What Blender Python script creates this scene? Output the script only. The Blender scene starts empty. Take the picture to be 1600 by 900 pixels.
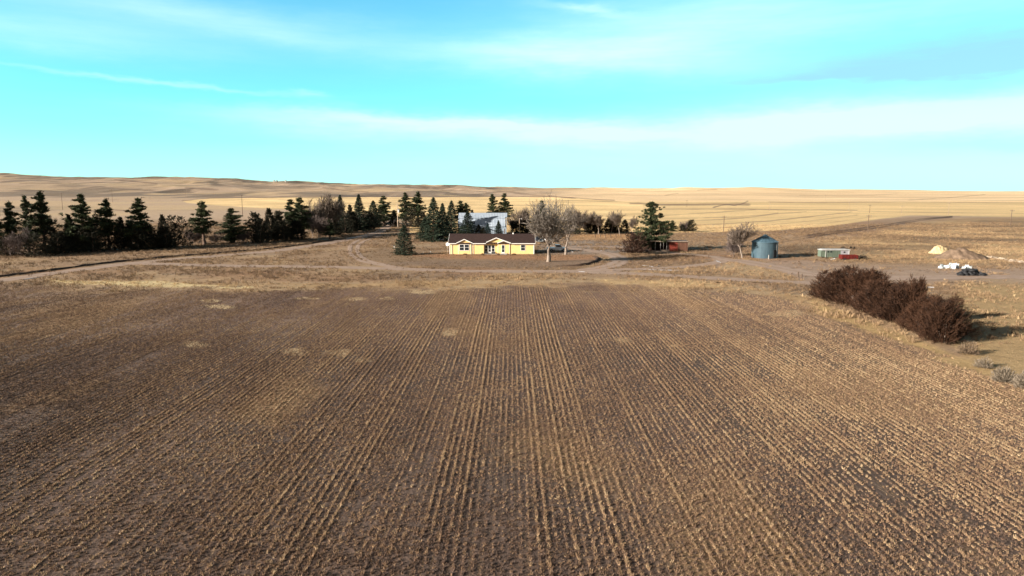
import bpy, math, random
import numpy as np
R = math.radians
scene = bpy.context.scene
col = scene.collection
rng = np.random.default_rng(7)
random.seed(7)

# ------------------------------------------------------------------ camera
F = 1066.7                      # focal length in photo pixels (24 mm on a 36 mm sensor)
PITCH = R(8.0)
CAMH = 16.0
cp, sp_ = math.cos(PITCH), math.sin(PITCH)
cam = bpy.data.cameras.new('camera'); camo = bpy.data.objects.new('camera', cam); col.objects.link(camo)
cam.lens = 24.0; cam.sensor_width = 36.0; cam.clip_end = 30000; cam.clip_start = 0.1
camo.location = (0, 0, CAMH); camo.rotation_euler = (math.pi/2 - PITCH, 0, 0)
scene.camera = camo

# ------------------------------------------------------------------ noise
def _hash(ix, iy, seed):
    h = (ix.astype(np.int64)*374761393 + iy.astype(np.int64)*668265263 + seed*1442695041) & 0xffffffff
    h = ((h ^ (h >> 13))*1274126177) & 0xffffffff
    return ((h ^ (h >> 16)) & 0xffff)/65535.0
def vnoise(x, y, seed=0):
    x = np.asarray(x, float); y = np.asarray(y, float)
    ix = np.floor(x); iy = np.floor(y); fx = x-ix; fy = y-iy
    fx = fx*fx*fx*(fx*(fx*6-15)+10); fy = fy*fy*fy*(fy*(fy*6-15)+10)
    a = _hash(ix, iy, seed); b = _hash(ix+1, iy, seed); c = _hash(ix, iy+1, seed); d = _hash(ix+1, iy+1, seed)
    return (a*(1-fx)+b*fx)*(1-fy)+(c*(1-fx)+d*fx)*fy
def fbm(x, y, seed=0, octv=4, gain=.5):
    s = 0; a = 1; t = 0
    for k in range(octv):
        s = s+a*vnoise(x*2**k+17.3*k, y*2**k-9.1*k, seed+k); t += a; a *= gain
    return s/t                                   # 0..1
def sstep(a, b, x):
    t = np.clip((x-a)/(b-a), 0, 1); return t*t*(3-2*t)

# ------------------------------------------------------------------ terrain height
def row_to_t(s):                                  # tangent of the elevation angle seen at photo row s
    return np.tan(np.arctan((450.0-np.asarray(s, float))/F)-PITCH)
_PX = np.array([-900, 0, 160, 300, 450, 600, 800, 1000, 1150, 1300, 1450, 1600, 2500], float)
_YY = np.array([250, 350, 500, 750, 1100, 1600, 2300, 3200, 4300], float)
_S = np.array([
 # 250    350    500    750    1100   1600   2300   3200   4300
 [368.3, 348.0, 331.0, 317.0, 304.0, 291.0, 280.0, 270.0, 274],
 [368.3, 348.5, 332.5, 319.0, 307.0, 295.0, 283.5, 273.0, 277],
 [368.3, 348.6, 333.0, 320.0, 308.5, 297.5, 286.5, 277.0, 281],
 [368.3, 348.6, 333.2, 321.0, 310.0, 300.0, 288.5, 279.0, 283],
 [368.3, 348.6, 333.5, 321.5, 311.5, 302.5, 292.0, 283.5, 287],
 [368.3, 348.6, 333.5, 322.0, 312.5, 305.0, 296.0, 288.5, 291],
 [368.3, 348.6, 333.5, 322.5, 314.0, 307.0, 299.5, 293.5, 295],
 [368.3, 348.4, 333.0, 322.0, 314.0, 306.5, 299.5, 294.0, 296],
 [368.3, 348.0, 332.5, 321.5, 313.5, 306.5, 299.0, 293.0, 296],
 [368.3, 347.0, 332.0, 321.5, 313.5, 307.0, 300.5, 296.0, 298],
 [368.3, 344.0, 331.0, 321.5, 314.0, 308.0, 302.5, 298.0, 299],
 [368.3, 343.0, 331.0, 322.0, 315.0, 309.0, 303.5, 299.5, 300],
 [368.3, 343.0, 331.0, 322.0, 315.0, 309.0, 303.5, 300.5, 301]])
_T = row_to_t(_S)
def _cub(x, xp):                                  # index + smooth fraction
    i = np.clip(np.searchsorted(xp, x)-1, 0, len(xp)-2)
    return i, np.clip((x-xp[i])/(xp[i+1]-xp[i]), 0, 1)
_LY = np.log(_YY)
def zfun(X, Y):
    X = np.asarray(X, float); Y = np.asarray(Y, float)
    Yc = np.maximum(Y, 1.0)
    u = 800+F*X/np.maximum(Yc, 120)
    i, fu = _cub(u, _PX); fu = fu*fu*(3-2*fu)
    ly = np.log(np.maximum(Yc, 250.0))
    j, fy = _cub(ly, _LY)
    t = ((_T[i, j]*(1-fy)+_T[i, j+1]*fy)*(1-fu)+(_T[i+1, j]*(1-fy)+_T[i+1, j+1]*fy)*fu)
    far = CAMH+t*Yc
    w = sstep(235, 300, Yc)
    near = 0.35*(fbm(X/38, Y/38, 3, 3)-.5)*sstep(70, 170, Yc)
    z = near*(1-w)+far*w
    # rolling relief of the far country
    d = Yc
    z = z+sstep(420, 900, d)*((fbm(X/260, Y/320, 11, 4, .45)-.5)*18*np.clip(d/2200, 0, 1.3)*(1-.45*sstep(900, 1300, u)))
    z = z+sstep(900, 1600, d)*(1-sstep(760, 1000, u))*(np.abs(fbm(X/190, Y/420, 31, 4)-.5)*-24+4)*np.clip(d/2600, 0, 1)
    # low dirt mound ridge on the right behind the yard, a shallow dip beside the shrubs
    z = z+1.6*np.exp(-((X-118)/26)**2-((Y-232)/24)**2)
    return z

def project(X, Y, Z):
    d = Y*cp-(Z-CAMH)*sp_
    up = Y*sp_+(Z-CAMH)*cp
    d = np.where(d < .5, .5, d)
    return 800+F*X/d, 450-F*up/d
def G(px, py):
    """point of the terrain seen at photo pixel (px, py)"""
    a = (px-800)/F; b = (450-py)/F
    dx, dy, dz = a, cp+b*sp_, -sp_+b*cp
    ts = np.concatenate([np.arange(15, 500, .5), np.arange(500, 4500, 2.0)])
    x = dx*ts; y = dy*ts; z = CAMH+dz*ts
    below = np.nonzero(z < zfun(x, y))[0]
    if len(below) == 0:
        k = len(ts)-1
    else:
        k = below[0]
    lo, hi = ts[max(k-1, 0)], ts[k]
    for _ in range(24):
        m = (lo+hi)/2
        if CAMH+dz*m < zfun(dx*m, dy*m): hi = m
        else: lo = m
    return (float(dx*hi), float(dy*hi), float(zfun(dx*hi, dy*hi)))
def ztop(p, py):
    """height at the place p whose image row is py"""
    return CAMH+float(row_to_t(py))*p[1]
def mpp(p):
    return (p[1]*cp-(p[2]-CAMH)*sp_)/F           # metres per photo pixel at p

# ------------------------------------------------------------------ mesh helpers
def raw_mesh(name, verts, faces, attrs=None, smooth=False):
    """verts (N,3); faces (M,3) or (M,4) int arrays"""
    verts = np.asarray(verts, np.float32); faces = np.asarray(faces, np.int32)
    m = bpy.data.meshes.new(name)
    k = faces.shape[1]
    m.vertices.add(len(verts)); m.vertices.foreach_set('co', verts.ravel())
    m.loops.add(faces.size); m.loops.foreach_set('vertex_index', faces.ravel())
    m.polygons.add(len(faces)); m.polygons.foreach_set('loop_start', np.arange(0, faces.size, k, dtype=np.int32))
    if attrs:
        for nm, (typ, data) in attrs.items():
            a = m.attributes.new(nm, typ, 'POINT')
            a.data.foreach_set('color' if typ == 'FLOAT_COLOR' else ('vector' if typ == 'FLOAT_VECTOR' else 'value'), np.asarray(data, np.float32).ravel())
    m.update(calc_edges=True); m.validate()
    m.polygons.foreach_set('use_smooth', np.full(len(m.polygons), smooth, dtype=bool))
    return m
class MB:
    def __init__(s): s.v = []; s.f = []
    def add(s, vs, fs):
        b = len(s.v); s.v += [tuple(p) for p in vs]; s.f += [tuple(i+b for i in f) for f in fs]; return s
    def box(s, x0, x1, y0, y1, z0, z1):
        return s.add([(x0,y0,z0),(x1,y0,z0),(x1,y1,z0),(x0,y1,z0),(x0,y0,z1),(x1,y0,z1),(x1,y1,z1),(x0,y1,z1)],
              [(3,2,1,0),(4,5,6,7),(0,1,5,4),(1,2,6,5),(2,3,7,6),(3,0,4,7)])
    def bar(s, p, q, w, h):                         # a rectangular bar from p to q
        p = np.array(p, float); q = np.array(q, float); d = q-p; d /= np.linalg.norm(d)
        a = np.cross(d, (0, 0, 1)); a = np.array((1., 0, 0)) if np.linalg.norm(a) < 1e-4 else a/np.linalg.norm(a)
        b = np.cross(a, d); vs = []
        for c in (p, q):
            for i, j in ((-1,-1),(1,-1),(1,1),(-1,1)): vs.append(c+a*i*w/2+b*j*h/2)
        return s.add(vs, [(3,2,1,0),(4,5,6,7),(0,1,5,4),(1,2,6,5),(2,3,7,6),(3,0,4,7)])
    def tube(s, p, q, r0, r1, n=6, caps=True):
        p = np.array(p, float); q = np.array(q, float); d = q-p; L = np.linalg.norm(d)
        if L < 1e-6: return s
        d /= L; a = np.cross(d, (.13, .31, .94)); a /= np.linalg.norm(a); b = np.cross(d, a); vs = []
        for c, r in ((p, r0), (q, r1)):
            for k in range(n):
                t = 2*math.pi*k/n; vs.append(c+(a*math.cos(t)+b*math.sin(t))*r)
        fs = [(k, (k+1) % n, n+(k+1) % n, n+k) for k in range(n)]
        if caps: fs += [tuple(range(n-1, -1, -1)), tuple(range(n, 2*n))]
        return s.add(vs, fs)
    def prism(s, poly, y0, y1):                     # poly in (x,z), extruded along y
        n = len(poly); vs = [(x, y0, z) for x, z in poly]+[(x, y1, z) for x, z in poly]
        return s.add(vs, [tuple(range(n)), tuple(range(2*n-1, n-1, -1))]+[((k+1) % n, k, n+k, n+(k+1) % n) for k in range(n)])
    def prismx(s, poly, x0, x1):                    # poly in (y,z), extruded along x
        n = len(poly); vs = [(x0, y, z) for y, z in poly]+[(x1, y, z) for y, z in poly]
        return s.add(vs, [tuple(range(n-1, -1, -1)), tuple(range(n, 2*n))]+[(k, (k+1) % n, n+(k+1) % n, n+k) for k in range(n)])
    def lathe(s, prof, n=24, c=(0, 0, 0)):
        vs = []; m = len(prof)
        for r, z in prof:
            for k in range(n):
                t = 2*math.pi*k/n; vs.append((c[0]+r*math.cos(t), c[1]+r*math.sin(t), c[2]+z))
        return s.add(vs, [(i*n+k, i*n+(k+1) % n, (i+1)*n+(k+1) % n, (i+1)*n+k) for i in range(m-1) for k in range(n)])
    def mesh(s, name, smooth=False):
        m = bpy.data.meshes.new(name); m.from_pydata([tuple(map(float, p)) for p in s.v], [], s.f); m.validate(); m.update()
        if smooth:
            for p in m.polygons: p.use_smooth = True
        return m
    def build(s, name, mat, parent=None, smooth=False):
        return link(name, s.mesh(name, smooth), mat, parent)
def link(name, mesh, mat=None, parent=None):
    o = bpy.data.objects.new(name, mesh); col.objects.link(o)
    if mat is not None and len(mesh.materials) == 0: mesh.materials.append(mat)
    if parent is not None: o.parent = parent
    return o
def tag(o, label=None, cat=None, group=None, kind=None):
    if label: o['label'] = label
    if cat: o['category'] = cat
    if group: o['group'] = group
    if kind: o['kind'] = kind
    return o
def empty(name, loc, rz=0, label=None, cat=None, group=None, scale=1):
    o = bpy.data.objects.new(name, None); col.objects.link(o); o.location = loc; o.rotation_euler = (0, 0, rz)
    o.scale = scale if isinstance(scale, tuple) else (scale,)*3
    o.empty_display_size = .3
    return tag(o, label, cat, group)

# ------------------------------------------------------------------ material helpers
class N:
    def __init__(s, mat):
        s.t = mat.node_tree; s.n = s.t.nodes; s.l = s.t.links
    def new(s, typ, **kw):
        nd = s.n.new(typ)
        for k, v in kw.items(): setattr(nd, k, v)
        return nd
    def set(s, sock, v):
        if hasattr(v, 'bl_idname') and hasattr(v, 'is_output'): s.l.new(v, sock)
        else: sock.default_value = v
    def math(s, op, a, b=None, c=None, clamp=False):
        nd = s.new('ShaderNodeMath', operation=op, use_clamp=clamp); s.set(nd.inputs[0], a)
        if b is not None: s.set(nd.inputs[1], b)
        if c is not None: s.set(nd.inputs[2], c)
        return nd.outputs[0]
    def mix(s, fac, a, b, mode='MIX'):
        nd = s.new('ShaderNodeMix', data_type='RGBA', blend_type=mode); s.set(nd.inputs[0], fac)
        s.set(nd.inputs[6], a if not isinstance(a, tuple) else (*a[:3], 1)); s.set(nd.inputs[7], b if not isinstance(b, tuple) else (*b[:3], 1)); return nd.outputs[2]
    def noise(s, vec, scale, detail=3, rough=.55, out=0):
        nd = s.new('ShaderNodeTexNoise'); s.l.new(vec, nd.inputs['Vector']); nd.inputs['Scale'].default_value = scale
        nd.inputs['Detail'].default_value = detail; nd.inputs['Roughness'].default_value = rough; return nd.outputs[out]
    def mapping(s, vec, scale, rot=(0, 0, 0)):
        nd = s.new('ShaderNodeMapping'); s.l.new(vec, nd.inputs['Vector']); nd.inputs['Scale'].default_value = scale; nd.inputs['Rotation'].default_value = rot; return nd.outputs[0]
    def ramp(s, fac, a, b):                          # linear map of a..b to 0..1 clamped
        nd = s.new('ShaderNodeMapRange'); s.l.new(fac, nd.inputs[0]); nd.inputs[1].default_value = a; nd.inputs[2].default_value = b; return nd.outputs[0]
def base_mat(name, rough=.8, spec=.3, metal=0.0):
    m = bpy.data.materials.new(name); m.use_nodes = True
    b = m.node_tree.nodes['Principled BSDF']; b.inputs['Roughness'].default_value = rough
    b.inputs['Specular IOR Level'].default_value = spec; b.inputs['Metallic'].default_value = metal
    return m, N(m), b
def surf(name, c, rough=.8, spec=.3, metal=0., var=.25, scale=1.5, c2=None, bump=0., bscale=8., stretch=(1, 1, 1)):
    """plain surface colour with noise variation / weathering"""
    m, n, b = base_mat(name, rough, spec, metal)
    tc = n.new('ShaderNodeTexCoord').outputs['Object']
    v = n.mapping(tc, stretch)
    f = n.noise(v, scale, 5, .62)
    c2 = c2 or tuple(x*(1-var) for x in c)
    hi = tuple(min(1, x*(1+var*.5)) for x in c)
    colr = n.mix(n.ramp(f, .3, .7), c2, hi)
    n.l.new(colr, b.inputs['Base Color'])
    if bump:
        bn = n.new('ShaderNodeBump'); bn.inputs['Strength'].default_value = .6; bn.inputs['Distance'].default_value = bump
        n.l.new(n.noise(tc, bscale, 3), bn.inputs['Height']); n.l.new(bn.outputs[0], b.inputs['Normal'])
    return m
def foliage_mat(name, c, c2, rough=.75, spec=.15):
    """leaf colour: random per tree, clump tint stored per leaf, noise"""
    m, n, b = base_mat(name, rough, spec)
    at = n.new('ShaderNodeAttribute', attribute_name='tint').outputs['Fac']
    oi = n.new('ShaderNodeObjectInfo').outputs['Random']
    f = n.math('ADD', n.math('MULTIPLY', at, .75), n.math('MULTIPLY', oi, .25))
    n.l.new(n.mix(f, c, c2), b.inputs['Base Color'])
    return m
# overall exposure and the sky's colours (radiance before the background strength)
EXPOSURE = 1.3
SKY_TINT = (.36, 1.02, 1.04)
GREY_CLOUD = (1.6, 3.1, 4.4)
WHITE_CLOUD = (3.6, 5.1, 5.4)
HORIZON = (2.7, 4.9, 5.2)
ZENITH = (.50, .29, .19)
SUNSIDE = (.46, .40, .34)
# ================================================================== GROUND
def pip(px, py, poly):
    """signed distance-ish (photo pixels) to a polygon, positive inside"""
    poly = np.array(poly, float); n = len(poly)
    if px.size > 20000:                              # only look near the polygon
        mg = 40; bb = (px > poly[:, 0].min()-mg) & (px < poly[:, 0].max()+mg) & (py > poly[:, 1].min()-mg) & (py < poly[:, 1].max()+mg)
        out = np.full(px.shape, -1e3); sub_ = pip_(px[bb], py[bb], poly); out[bb] = sub_; return out
    return pip_(px, py, poly)
def pip_(px, py, poly):
    n = len(poly)
    inside = np.zeros(px.shape, bool); d = np.full(px.shape, 1e9)
    for k in range(n):
        x0, y0 = poly[k]; x1, y1 = poly[(k+1) % n]
        if y0 != y1:
            c = ((y0 > py) != (y1 > py)) & (px < (x1-x0)*(py-y0)/(y1-y0)+x0)
            inside ^= c
        ex, ey = x1-x0, y1-y0; L = ex*ex+ey*ey+1e-9
        t = np.clip(((px-x0)*ex+(py-y0)*ey)/L, 0, 1)
        d = np.minimum(d, np.hypot(px-x0-t*ex, py-y0-t*ey))
    return np.where(inside, d, -d)
def pld(px, py, pl):
    if px.size > 20000:
        a_ = np.array(pl, float); mg = 40; bb = (px > a_[:, 0].min()-mg) & (px < a_[:, 0].max()+mg) & (py > a_[:, 1].min()-mg) & (py < a_[:, 1].max()+mg)
        out = np.full(px.shape, 1e3); out[bb] = pld(px[bb].ravel()[:], py[bb].ravel(), pl) if bb.sum() <= 20000 else pld_(px[bb], py[bb], pl); return out
    return pld_(px, py, pl)
def pld_(px, py, pl):
    d = np.full(px.shape, 1e9)
    for (x0, y0), (x1, y1) in zip(pl[:-1], pl[1:]):
        ex, ey = x1-x0, y1-y0; L = ex*ex+ey*ey+1e-9
        t = np.clip(((px-x0)*ex+(py-y0)*ey)/L, 0, 1)
        d = np.minimum(d, np.hypot(px-x0-t*ex, py-y0-t*ey))
    return d
FIELD = [(-900, 520), (-300, 470), (0, 445), (80, 446), (240, 450), (400, 452), (560, 450), (800, 447), (1000, 448), (1180, 460), (1270, 486),
         (1330, 508), (1400, 536), (1500, 574), (1600, 612), (1900, 720), (2600, 1000), (2600, 4000), (-900, 4000)]
def field_mask(X, Y):
    px, py = project(X, Y, zfun(X, Y))
    s = pip(px, py, FIELD)+(fbm(X/4, Y/4, 50, 3)-.5)*18+(fbm(X/15, Y/9, 51, 3)-.5)*16
    m = sstep(-6, 6, s)
    return np.where(Y < 22, 1.0, m)

C_PAST = np.array((.285, .192, .120)); C_VERGE = np.array((.40, .285, .168)); C_SOIL = np.array((.092, .067, .056))
C_DIRT = np.array((.335, .24, .182)); C_LAWN = np.array((.255, .138, .075)); C_WHEAT = np.array((.80, .57, .295))
C_HILL = np.array((.42, .305, .215)); C_DARK = np.array((.175, .115, .08)); C_RTAN = np.array((.39, .265, .14))

def albedo(X, Y):
    Z = zfun(X, Y); px, py = project(X, Y, Z)
    shp = X.shape
    nz = fbm(X/9, Y/9, 60, 4); nb = fbm(X/45, Y/45, 70, 4); nf = fbm(X/300, Y/300, 80, 4)
    def lay(c, colr, m): return c*(1-m[..., None])+np.asarray(colr)*m[..., None]
    c = np.ones(shp+(3,))*C_PAST
    c = lay(c, C_LAWN*1.05, sstep(.5, .72, nb)*.55)
    c = lay(c, C_VERGE, sstep(.54, .74, nz)*.5)
    c = lay(c, np.array((.24,.185,.135)), sstep(.55, .75, fbm(X/16, Y/7, 64, 4))*.45)
    # ---- far country
    far = sstep(330, 430, Y)
    c = lay(c, C_HILL, far)
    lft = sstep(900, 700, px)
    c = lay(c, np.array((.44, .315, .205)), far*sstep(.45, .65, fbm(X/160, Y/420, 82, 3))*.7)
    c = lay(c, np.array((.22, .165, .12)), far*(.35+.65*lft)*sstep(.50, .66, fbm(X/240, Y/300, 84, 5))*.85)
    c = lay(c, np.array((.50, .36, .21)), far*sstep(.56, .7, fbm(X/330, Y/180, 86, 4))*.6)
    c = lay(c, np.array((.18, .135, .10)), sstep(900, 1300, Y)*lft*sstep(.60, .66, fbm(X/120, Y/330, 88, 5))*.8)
    # golden stubble: the whole right side and a long lens on the left
    gold_r = [(820, 352), (820, 300), (980, 291), (1150, 286), (1700, 290), (2600, 290), (2600, 336), (1620, 338.5), (1500, 337.5), (1420, 337), (1350, 345), (1290, 354), (1200, 361), (1085, 363.5), (1000, 364), (820, 364)]
    m = sstep(-1, 1, pip(px, py, gold_r)+(fbm(X/60, Y/60, 91, 3)-.5)*3)
    m = m*(1-sstep(960, 820, px)*sstep(312, 305, py))
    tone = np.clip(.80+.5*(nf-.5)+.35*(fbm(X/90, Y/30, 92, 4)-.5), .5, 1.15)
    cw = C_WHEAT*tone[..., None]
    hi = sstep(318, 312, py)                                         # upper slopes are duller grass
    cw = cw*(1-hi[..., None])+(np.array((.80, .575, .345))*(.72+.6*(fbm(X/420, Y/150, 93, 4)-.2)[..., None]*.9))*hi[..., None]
    c = c*(1-m[..., None])+cw*m[..., None]
    gold_l = [(285, 313.5), (330, 309.8), (430, 308.6), (600, 308), (860, 307.5), (1005, 317), (1005, 364), (640, 364), (640, 341), (600, 336), (430, 326), (330, 320.5), (292, 317)]
    m = sstep(-.7, .7, pip(px, py, gold_l)+(fbm(X/40, Y/40, 94, 3)-.5)*1.5)
    c = c*(1-m[..., None])+(C_WHEAT*np.clip(.92+.7*(fbm(X/70, Y/60, 95, 3)-.5), .6, 1.1)[..., None])*m[..., None]
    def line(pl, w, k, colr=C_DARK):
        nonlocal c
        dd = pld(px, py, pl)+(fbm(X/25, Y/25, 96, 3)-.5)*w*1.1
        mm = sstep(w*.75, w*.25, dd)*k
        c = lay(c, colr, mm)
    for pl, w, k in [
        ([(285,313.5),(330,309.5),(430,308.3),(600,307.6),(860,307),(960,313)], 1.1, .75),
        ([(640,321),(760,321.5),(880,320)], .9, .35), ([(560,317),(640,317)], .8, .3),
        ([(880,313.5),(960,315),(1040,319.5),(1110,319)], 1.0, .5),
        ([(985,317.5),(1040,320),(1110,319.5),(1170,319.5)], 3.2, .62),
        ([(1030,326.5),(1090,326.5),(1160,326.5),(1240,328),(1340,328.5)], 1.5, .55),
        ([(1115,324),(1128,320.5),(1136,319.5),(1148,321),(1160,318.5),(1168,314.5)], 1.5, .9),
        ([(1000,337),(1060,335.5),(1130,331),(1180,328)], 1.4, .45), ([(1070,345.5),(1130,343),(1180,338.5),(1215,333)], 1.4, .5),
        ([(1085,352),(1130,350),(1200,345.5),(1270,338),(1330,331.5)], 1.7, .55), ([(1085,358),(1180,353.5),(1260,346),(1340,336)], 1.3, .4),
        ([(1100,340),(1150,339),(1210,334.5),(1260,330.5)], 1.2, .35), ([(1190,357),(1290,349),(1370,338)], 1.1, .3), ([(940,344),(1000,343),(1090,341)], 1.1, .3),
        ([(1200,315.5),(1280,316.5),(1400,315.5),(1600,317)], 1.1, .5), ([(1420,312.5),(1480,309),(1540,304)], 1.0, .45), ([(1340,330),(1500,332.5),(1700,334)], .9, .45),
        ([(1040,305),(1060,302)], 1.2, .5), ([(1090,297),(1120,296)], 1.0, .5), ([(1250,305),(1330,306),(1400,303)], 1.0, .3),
        ([(0,271.5),(14,271.5)], 1.6, .9), ([(40,271.2),(58,272),(64,275),(58,276.5)], 1.6, .85), ([(110,273.5),(150,274.5)], 1.0, .6),  # first two strokes put the skyline folds' shadow into the hill colour
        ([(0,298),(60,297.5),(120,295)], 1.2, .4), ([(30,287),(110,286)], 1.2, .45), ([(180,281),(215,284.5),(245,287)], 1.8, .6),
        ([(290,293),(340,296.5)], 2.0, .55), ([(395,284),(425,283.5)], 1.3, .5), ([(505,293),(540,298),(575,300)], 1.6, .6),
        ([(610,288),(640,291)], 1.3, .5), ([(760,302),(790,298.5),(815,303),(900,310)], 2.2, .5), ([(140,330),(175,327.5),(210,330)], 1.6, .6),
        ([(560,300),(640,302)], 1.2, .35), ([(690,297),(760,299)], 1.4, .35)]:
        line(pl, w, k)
    # ---- right hand ridge: dark weedy bank with a two-rut track, then tan pasture
    m = sstep(-1.5, 1.5, pip(px, py, [(1030, 366), (1200, 362), (1290, 355), (1400, 341), (1440, 337.5), (1500, 338), (1460, 346), (1330, 366), (1210, 377), (1030, 377)])+(nz-.5)*5)
    c = lay(c, np.array((.25, .168, .115)), m*.62)
    for off in (0, 3.2):
        line([(1195, 379.5+off), (1290, 364+off), (1380, 352+off*.9), (1440, 342+off*.6), (1488, 338.5)], 1.8, .9, np.array((.09, .058, .042)))
    m = sstep(-3, 6, pip(px, py, [(1330, 372), (1430, 347), (1520, 339.5), (2600, 341), (2600, 440), (1560, 415), (1400, 410), (1250, 400), (1240, 384)]))
    c = lay(c, C_RTAN*(.8+.5*nz[..., None]), m*.9)
    c = lay(c, np.array((.21, .128, .078)), m*sstep(.42, .6, fbm(X/34, Y/16, 97, 4))*.55)
    c = lay(c, np.array((.13, .09, .06)), .8*m*sstep(.54, .66, fbm(X/18, Y/6, 98, 4))*.6)
    # ---- farmyard patches
    def patch(poly, colr, k, soft=3, nzs=6):
        nonlocal c
        c = lay(c, colr, sstep(-soft, soft, pip(px, py, poly)+(nz-.5)*nzs)*k)
    patch([(600, 386), (700, 392), (840, 390), (930, 398), (938, 407), (900, 420), (700, 418), (600, 412), (560, 400)], C_PAST*.78, .8)
    patch([(640, 398), (700, 397), (840, 398), (925, 398), (935, 405), (880, 408), (700, 404)], C_LAWN*1.25, .85, 2)
    patch([(640, 408), (760, 406), (925, 407), (900, 418), (720, 417), (600, 413)], np.array((.21, .145, .105)), .7, 3)
    patch([(840, 372), (960, 372), (1020, 392), (960, 397), (900, 396), (840, 396)], np.array((.24, .20, .175)), .75, 4)
    patch([(900, 366), (985, 366), (985, 375), (890, 374)], np.array((.42, .24, .115)), .8, 2)
    patch([(985, 364), (1260, 364), (1260, 384), (985, 378)], np.array((.30, .20, .12)), .6, 4)
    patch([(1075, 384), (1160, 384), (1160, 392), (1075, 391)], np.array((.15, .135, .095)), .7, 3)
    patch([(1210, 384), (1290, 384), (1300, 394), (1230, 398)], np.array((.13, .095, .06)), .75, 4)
    patch([(940, 412), (1000, 404), (1105, 409), (1090, 415), (1000, 417)], np.array((.225, .15, .10)), .6, 4)
    patch([(1180, 403), (1260, 406), (1350, 414), (1600, 422), (1700, 430), (1700, 446), (1500, 440), (1400, 446), (1290, 450), (1240, 432)], C_DIRT*.92, .85, 4, 12)
    patch([(1110, 402), (1160, 404), (1160, 414), (1120, 416)], C_DIRT, .9, 4)
    patch([(1145, 404), (1190, 406), (1235, 424), (1235, 436), (1120, 420)], C_VERGE*.95, .7, 3)
    # ---- verges round the field
    vb = [(70, 437), (240, 440), (400, 447), (560, 440), (800, 432), (1000, 436), (1180, 446), (1290, 462), (1290, 490), (1180, 470), (1000, 460), (800, 461), (560, 464), (400, 462), (240, 454), (70, 449)]
    mm = sstep(-6, 6, pip(px, py, vb)+(nz-.5)*14)
    c = lay(c, C_VERGE*.98, mm*.75)
    c = lay(c, np.array((.36, .235, .12)), mm*sstep(.48, .62, fbm(X/14, Y/3.2, 63, 4))*.75)
    patch([(75, 437), (240, 440), (330, 446), (395, 449), (330, 451), (200, 447), (90, 444)], np.array((.60, .475, .27)), .85, 1.5, 5)
    patch([(930, 437), (1080, 437), (1150, 447), (1060, 450), (960, 446)], np.array((.50, .35, .18)), .55, 3, 10)
    patch([(580, 425), (720, 428), (720, 434), (560, 438)], np.array((.20, .15, .115)), .45, 4, 12)
    patch([(1270, 470), (1330, 492), (1400, 522), (1500, 556), (1600, 585), (1700, 640), (1600, 622), (1500, 580), (1400, 542), (1330, 512), (1265, 486)], np.array((.40, .275, .13)), .8, 4, 12)
    patch([(1500, 440), (1700, 446), (1700, 640), (1600, 600), (1500, 560), (1480, 480)], np.array((.36, .25, .125)), .8, 8, 20)
    # ---- the stubble field
    fm = field_mask(X, Y)
    soil = np.ones(shp+(3,))*C_SOIL
    n1 = fbm(X/6, Y/22, 101, 4); n2 = fbm(X/22, Y/30, 103, 4)
    soil = lay(soil, np.array((.135, .092, .073)), sstep(.4, .7, n1)*.7)
    soil = lay(soil, np.array((.088, .070, .062)), sstep(.5, .7, n2)*.45)
    ft = sstep(62, 105, Y)                                           # far end: finer, pinker, fewer clods
    soil = lay(soil, np.array((.180, .118, .093)), ft*.85)
    soil = lay(soil, np.array((.255, .19, .15)), sstep(620, 150, px)*sstep(620, 480, py)*.5*sstep(.35, .6, n2))
    soil = lay(soil, np.array((.33, .205, .095)), sstep(.58, .72, fbm(X/9, Y/26, 105, 4))*.45)
    for (ax, ay, rx, ry) in PALE:
        q = ((px-ax)/rx)**2+((py-ay)/ry)**2
        soil = lay(soil, np.array((.52, .40, .24)), sstep(1.2, .3, q+(fbm(X/1.2, Y/1.2, 107, 3)-.5)*1.8)*.85)
    soil = lay(soil, np.array((.30, .21, .125)), sstep(1000, 1500, px)*sstep(760, 520, py)*.5)
    c = c*(1-fm[..., None])+soil*fm[..., None]
    return c, fm
PALE = [(460, 549, 18, 6), (527, 551, 24, 6), (700, 518, 15, 6), (303, 539, 22, 5), (556, 467, 22, 2.5), (606, 466, 14, 2.5), (345, 479, 26, 4), (660, 456, 25, 4), (570, 562, 20, 5),
        (480, 466, 22, 2), (1230, 490, 40, 6), (330, 470, 18, 3), (975, 530, 14, 5), (1052, 540, 8, 3)]

ys = np.concatenate([np.arange(-45, 14, 3.0), np.arange(14, 128, .33), np.arange(128, 285, .42), np.arange(285, 520, .9), 520*1.0042**np.arange(0, 512)])
us = np.concatenate([np.linspace(-1.5, -.86, 60, endpoint=False), np.linspace(-.86, .86, 880, endpoint=False), np.linspace(.86, 1.5, 61)])
YG, UG = np.meshgrid(ys, us, indexing='ij')
XG = UG*(np.maximum(YG, 0)+60*np.exp(-np.maximum(YG, 0)/60))
ZG = zfun(XG, YG)
ALB, FM = albedo(XG, YG)

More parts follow.
